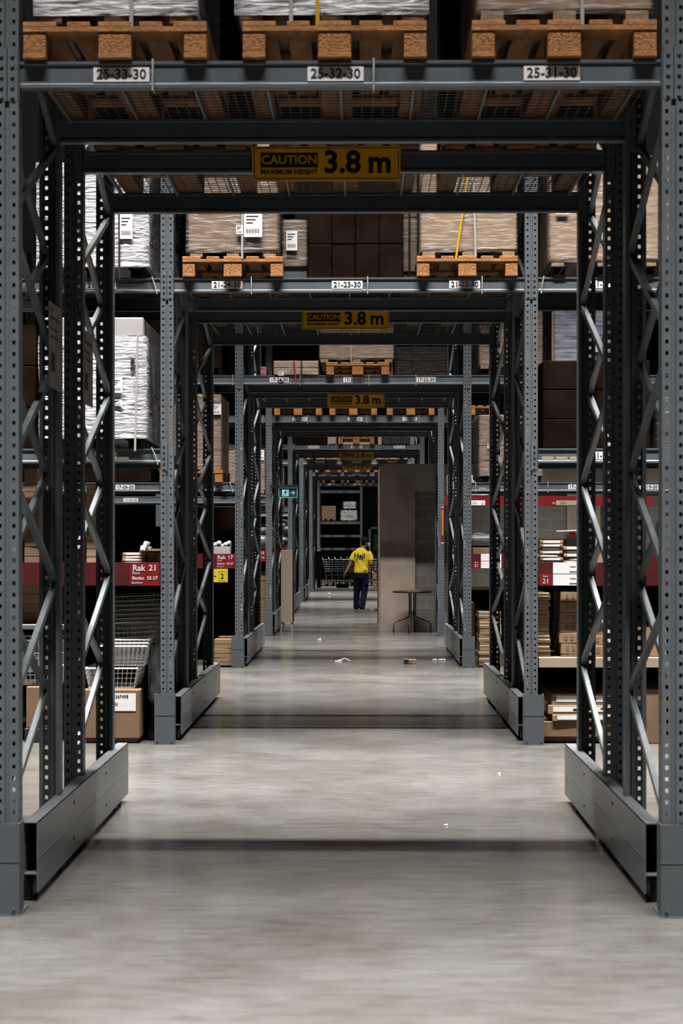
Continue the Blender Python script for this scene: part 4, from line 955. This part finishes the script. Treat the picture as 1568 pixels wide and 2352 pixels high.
limb(b, [((.09, 0, .86), .085, .09), ((.095, .02, .68), .078, .08), ((.09, .03, .48), .057, .06), ((.065, -.03, .32), .054, .058), ((.035, -.10, .13), .036, .04), ((.028, -.09, .05), .035, .05)])
fused('body', b, M['skin'], .010, pr)
b = MB()
limb(b, [((.02, 0, .875), .165, .128), ((.02, 0, .93), .166, .130), ((.025, 0, 1.02), .158, .122), ((.03, 0, 1.14), .170, .122), ((.035, 0, 1.26), .178, .122), ((.037, .005, 1.34), .168, .108), ((.045, .01, 1.39), .130, .092), ((.056, .012, 1.43), .078, .072)], 26)
limb(b, [((-.09, 0, 1.335), .075, .075), ((-.15, -.005, 1.26), .068, .068), ((-.195, -.015, 1.155), .066, .066)])
limb(b, [((.17, 0, 1.335), .075, .075), ((.225, -.02, 1.26), .068, .068), ((.248, -.04, 1.15), .066, .066)])
for i in range(7):                      # cloth folds falling to the right hip
    b.bar((-.06+.03*i, -.115, 1.18-.03*i), (.07+.015*i, -.128, .91+.008*i), .012, .012, (0, 1, 0))
fused('t_shirt', b, M['shirt'], .011, pr)
b = MB()
limb(b, [((.02, 0, .93), .152, .112), ((.02, 0, .86), .162, .122), ((.022, .005, .79), .165, .125), ((.022, .01, .75), .13, .115)], 24)
limb(b, [((-.055, .02, .80), .098, .108), ((-.062, .05, .66), .092, .095), ((-.075, .085, .46), .077, .08), ((-.084, .10, .25), .068, .072), ((-.088, .10, .075), .066, .074)])
limb(b, [((.095, .0, .80), .098, .108), ((.10, .02, .66), .092, .095), ((.092, .02, .47), .078, .08), ((.06, -.06, .25), .068, .072), ((.034, -.115, .08), .066, .074)])
b.bar((.165, -.03, .80), (.15, -.03, .62), .05, .10, (1, 0, 0))
fused('trousers', b, M['navy'], .011, pr)
# head details (face turned to the right, away from camera)
hc = Vector((.118, .045, 1.575))
b = MB(); b.ell((hc.x-.012, hc.y-.012, hc.z+.035), (.092, .105, .088), 20, 14); b.ell((hc.x-.035, hc.y-.04, hc.z-.02), (.062, .066, .07), 16, 10)
ob('hair', b.mesh('hair', M['hair'], True), pr)
ob('face_mask', MB().ell((hc.x+.072, hc.y+.01, hc.z-.062), (.038, .048, .048), 16, 10).mesh('face_mask', M['mask'], True), pr)
ob('mask_strap', MB().tube([(hc.x+.06, hc.y-.04, hc.z-.05), (hc.x+.02, hc.y-.075, hc.z-.03)], .003, 6).mesh('mask_strap', M['mask']), pr)
ob('ear', MB().ell((hc.x+.012, hc.y-.082, hc.z-.025), (.016, .012, .028), 10, 8).mesh('ear', M['skin'], True), pr)
ob('ear', MB().ell((hc.x+.012, hc.y+.10, hc.z-.025), (.016, .012, .028), 10, 8).mesh('ear', M['skin'], True), pr)
ob('nose', MB().ell((hc.x+.084, hc.y+.015, hc.z-.022), (.016, .012, .022), 10, 8).mesh('nose', M['skin'], True), pr)
for dy in (-.02, .05):
    ob('eye', MB().ell((hc.x+.073, hc.y+dy, hc.z+.004), (.009, .012, .008), 10, 8).mesh('eye', M['ink'], True), pr)
o = ob('lettering', text_mesh('Hej!', .150, M['navyprint'], .03), pr, (-.012, -.142, 1.262), 'dark word Hej! printed on the back'); o.rotation_euler = (-.06, 0, .0)
# gloves with fingers
def glove(w, d_, n, label):
    w = Vector(w); d_ = Vector(d_).normalized(); n = Vector(n).normalized(); s = d_.cross(n).normalized()
    nodes = [(tuple(w-d_*.03), (.034, .034)), (tuple(w+d_*.02), (.034, .024)), (tuple(w+d_*.07), (.038, .020))]; e = [(0,1),(1,2)]
    for i, (off, L) in enumerate(((-.030, .066), (-.010, .076), (.010, .070), (.028, .055))):
        b0 = len(nodes); base = w+d_*.085+s*off
        nodes += [(tuple(base), .0105), (tuple(base+d_*L*.5+n*.012), .0095), (tuple(base+d_*L*.75+n*.04), .0085)]
        e += [(2, b0), (b0, b0+1), (b0+1, b0+2)]
    b0 = len(nodes); tb = w+d_*.03-s*.035
    nodes += [(tuple(tb), .013), (tuple(tb-s*.022+d_*.035+n*.01), .0105), (tuple(tb-s*.012+d_*.065+n*.028), .009)]; e += [(1, b0), (b0, b0+1), (b0+1, b0+2)]
    skinned('glove', nodes, e, M['glove'], pr, 2, label, 1)
glove((-.335, -.02, .875), (-.45, .0, -1), (.6, .6, .1), 'dark glove on the free hand')
glove((.295, .07, .94), (.75, .35, -.35), (.2, .3, -1), 'dark glove gripping the truck handle')
for sx, yy, rz, pt in ((-.09, .09, 0, 0), (.028, -.13, 0, .0)):
    s = ob('shoe', MB().ell((0, .07, .035), (.046, .135, .05), 16, 10).cbox(-.044, .044, -.06, .20, .0, .028, .012).mesh('shoe', M['shoe'], True), pr, (sx, yy, .0))
    ob('trim', MB().cbox(-.045, .045, -.062, -.055, .022, .036, .002).mesh('trim', M['sole']), s, label='yellow-green heel trim')

# ------------------------------------------------------------------ pallet truck with pallets (mostly behind the wall)
t = thing('pallet_truck', (.62, 35.65, 0), 'black and yellow pallet truck partly hidden behind the concrete wall', 'pallet truck')
ob('mast', MB().cbox(-.10, .10, -.08, .08, .08, .95, .01).mesh('mast', M['darksteel']), t)
ob('drive_cover', MB().cbox(-.24, .02, -.16, .12, .03, .22, .03).mesh('drive_cover', M['yellow']), t, label='yellow wheel cover')
ob('motor_housing', MB().cbox(-.22, .12, -.12, .14, .221, .42, .03).mesh('motor_housing', M['plastic']), t)
for fx in (.05, .40): ob('fork', MB().cbox(fx, fx+.16, .10, 1.3, .47, .525, .01).mesh('fork', M['darksteel']), t)
for wx in (-.20, .05): ob('wheel', MB().disc(-.05, .06, wx, wx+.05, .06, 16, 'x').mesh('wheel', M['plastic'], True), t)
ob('handle', MB().tube([(-.31, -.33, .905), (-.27, -.30, .88), (-.12, -.16, .82), (-.08, -.06, .80)], .013, 8).tube([(-.33, -.40, .93), (-.31, -.33, .905), (-.27, -.27, .93)], .014, 8).mesh('handle', M['galv'], True), t, label='grey tiller handle')
for k in range(2):
    o = pallet(.68, 35.80, .528+k*.19, '%s pale pallet carried on the truck forks' % ('lower', 'upper')[k], True, group='pallets on the truck'); o.data = merged([m for _, m in PP], 'pallet', M['paleWood'])

# ------------------------------------------------------------------ trolley pen: fence, trolleys
d = 52.9
t = thing('bar_fence', (PX(732, d), d, 0), 'black vertical bar fence in front of the shopping trolleys', 'fence')
ob('post', MB().cbox(-.07, .07, -.05, .05, 0, 1.25).mesh('post', M['darksteel']), t)
L = PX(905, d)-PX(732, d)
ob('top_rail', MB().box(0, L, -.015, .015, 1.19, 1.225).mesh('top_rail', M['darksteel']), t); ob('bottom_rail', MB().box(0, L, -.015, .015, .06, .09).mesh('bottom_rail', M['darksteel']), t); ob('middle_rail', MB().box(0, L, -.012, .012, .47, .49).mesh('middle_rail', M['darksteel']), t)
BARM = MB().box(-.012, .012, -.012, .012, .02, 1.2).mesh('bar', M['darksteel'])
for i in range(1, int(L/.098)): ob('bar', BARM, t, (i*.098, 0, 0))
tag(ob('floor_plinth', MB().cbox(PX(773, 52.6), PX(800, 52.6), 52.5, 52.7, 0, .14).mesh('floor_plinth', M['darkcard'])), 'low dark block on the floor before the bar fence', 'block')
def trolley_parts():
    m = M['chrome']; P = []
    b = MB(); r = .005
    for k in range(6):
        f = k/5; z = .52+f*.40; w = .20+.06*f; xa, xb = -.02-.06*f, .72+.10*f
        b.tube([(xa, -w, z), (xb, -w*.85, z+(.02 if k == 5 else 0)), (xb, w*.85, z), (xa, w, z)], r*1.5, 5, True)
    for i in range(9):
        f = i/8
        for s in (-1, 1): b.bar((-.02+.74*f, s*.20*(1-.15*f), .52), (-.08+.90*f, s*.26*(1-.15*f), .92), .005, .005)
    P.append(('basket', b.mesh('basket', m), None))
    b = MB()
    for s in (-1, 1): b.tube([(-.12, s*.26, 1.0), (-.08, s*.26, .92), (.02, s*.24, .30), (.05, s*.25, .16), (.80, s*.20, .14)], .012, 6).tube([(.02, s*.24, .34), (.55, s*.20, .52)], .010, 6)
    P.append(('frame', b.mesh('frame', m, True), None))
    P.append(('handle', MB().tube([(-.12, -.27, 1.0), (-.12, .27, 1.0)], .017, 8).mesh('handle', M['blue'], True), 'blue handle'))
    for wx in (.06, .78):
        for s in (-1, 1): P.append(('wheel', MB().disc(wx, .06, s*.21-.012, s*.21+.012, .06, 14, 'y').mesh('wheel', M['plastic'], True), None))
    return P
TP = trolley_parts()
for i in range(6):
    t = thing('shopping_trolley', (PX(747, 54.8)+.22*i, 54.8, 0), '%s shopping trolley in the nested row behind the fence' % ['leftmost', 'second', 'third', 'fourth', 'fifth', 'rightmost'][i], 'shopping trolley', 'nested shopping trolleys')
    for n, me, lb in TP: ob(n, me, t, label=lb)

# ------------------------------------------------------------------ back rack
d = 63.0; x0 = PX(735, d); x1 = PX(826, d)
for xx, n in ((x0-.05, 'left'), (x1+.06, 'right')):
    rack_frame(xx, d, d+1.05, '%s perforated frame of the farthest rack, behind the trolleys' % n)
W = x1-x0
for z, n in ((2.25, 'carton'), (3.50, 'top')):
    for yy, q in ((d+.01, 'front'), (d+1.0, 'back')):
        t = thing('rack_beam', (x0, yy, z), '%s %s-level beam of the farthest rack' % (q, n), 'rack beam', 'farthest rack beams')
        ob('beam', MB().prism_x(BPROF, 0, W).mesh('beam', M['steel_dk']), t)
        if q == 'front':
            for f in (.2, .5, .78): ob('location_label', LABT, t, (W*f, .0, .058), 'dim label')
for z, n in ((1.72, 'upper'), (1.20, 'lower')):
    t = rail(x0, x1, d-.004, z, z+.09, '%s pale grey price rail of the farthest rack' % n, 'galv')
    ob('dark_card', MB().box(W*.05, W*.10, -.014, -.012, 0, .09).box(W*.28, W*.33, -.014, -.012, 0, .09).box(W*.63, W*.79, -.014, -.012, 0, .09).mesh('dark_card', M['greycard']), t, label='dark price cards')
    shelf(x0, x1, d+.01, d+.9, z+.03, z+.07, '%s shelf of the farthest rack' % n)
zt = 2.25+BH
t = load('wrapped_load', 'square brown carton tied with yellow band on the farthest rack', PX(738, d), PX(771, d), d+.05, .6, zt+.03, PZ(1162, d), M['card'], 1, 1, None, [(PX(751, d), 'yband', .015)], feet=True, cat='carton', group='parcels on farthest rack')
load('wrapped_load', 'lower white crumpled plastic parcel on the farthest rack', PX(784, d), PX(818, d), d+.05, .6, zt+.01, PZ(1172, d), M['whitecard'], 1, 1, 'filmw', [(PX(800, d), 'yband', .0)], feet=True, cat='parcel', group='parcels on farthest rack', bulge=.03)
load('wrapped_load', 'upper white plastic parcel with yellow band on the farthest rack', PX(790, d), PX(815, d), d+.08, .5, PZ(1171, d)+.03, PZ(1152, d), M['whitecard'], 1, 1, 'filmw', [(PX(802, d), 'yband', .0)], feet=True, cat='parcel', group='parcels on farthest rack', bulge=.03)
# corrugated shutter and green bin
d = 66
b = MB(); xa, xb = PX(836, d), PX(900, d)
n = 22
for i in range(n): b.box(xa+(xb-xa)*i/n, xa+(xb-xa)*(i+.55)/n, -.04, .0, 1.7, 3.6)
b.box(xa, xb, 0, .05, 1.7, 3.6)
tag(ob('ribbed_panel', b.mesh('ribbed_panel', M['dkwall']), None, (0, d, 0)), 'dark vertically ribbed panel high on far wall', 'panel')
tag(ob('panel_support', MB().box(xa, xa+.08, 0, .05, 0, 1.7).box(xb-.08, xb, 0, .05, 0, 1.7).mesh('panel_support', M['darksteel']), None, (0, d, 0)), 'dark steel posts carrying the ribbed panel', 'posts')
tag(ob('light_grey_bar', MB().box(PX(846, 64), PX(900, 64), -.05, 0, PZ(1215, 64), PZ(1210, 64)).box(PX(846, 64), PX(846, 64)+.1, -.05, 0, 0, PZ(1210, 64)).mesh('light_grey_bar', M['galv']), None, (0, 64, 0)), 'light grey door frame bar beside the farthest rack', 'frame')
tag(ob('green_cabinet', MB().cbox(PX(857, 64.5), PX(885, 64.5), 0, .5, .5, PZ(1228, 64.5)).cbox(PX(857, 64.5), PX(885, 64.5), 0.02, .5, 0, .48).mesh('green_cabinet', M['green']), None, (0, 64.5, 0)), 'dark green cabinet at the far end of passage', 'cabinet')

# ------------------------------------------------------------------ lights: one strip lamp over every aisle
def strip(y, power, z=9.0, w=.25, L=22, spread=54):
    l = bpy.data.lights.new('aisle_lamp', 'AREA'); l.shape = 'RECTANGLE'; l.size = L; l.size_y = w; l.energy = power; l.color = (1, .965, .92)
    l.spread = math.radians(spread)
    o = bpy.data.objects.new('aisle_lamp', l); COL.objects.link(o); o.location = (0, y, z)
    return o
for y, p, z, sp in ((4.77, 2000, 9, 54), (10.98, 2500, 9, 54), (17.9, 2250, 9, 54), (23.95, 1900, 7.2, 90), (31.4, 1900, 7.5, 90), (39.4, 1900, 9, 60), (46.6, 1900, 9, 60), (54.9, 1900, 9, 60), (60.9, 750, 8, 70)):
    strip(y, p*1.82, z, .12, 22, sp)
w = bpy.data.worlds.new('world'); SC.world = w; w.use_nodes = True
w.node_tree.nodes['Background'].inputs[0].default_value = (.6, .75, 1, 1); w.node_tree.nodes['Background'].inputs[1].default_value = .004

# ------------------------------------------------------------------ camera
cd = bpy.data.cameras.new('camera'); cam = bpy.data.objects.new('camera', cd); COL.objects.link(cam); SC.camera = cam
cam.location = (0, 0, CAMZ); cam.rotation_euler = (math.pi/2, 0, TH)
cd.sensor_fit = 'VERTICAL'; cd.sensor_height = 36; cd.sensor_width = 24; cd.lens = 36*F/2352
cd.shift_y = 63/2352
cd.clip_end = 200; cd.dof.use_dof = True; cd.dof.focus_distance = 26; cd.dof.aperture_fstop = 5.6
vs = SC.view_settings; vs.view_transform = 'Standard'; vs.look = 'None'; vs.gamma = 1; vs.exposure = 0; vs.use_curve_mapping = False
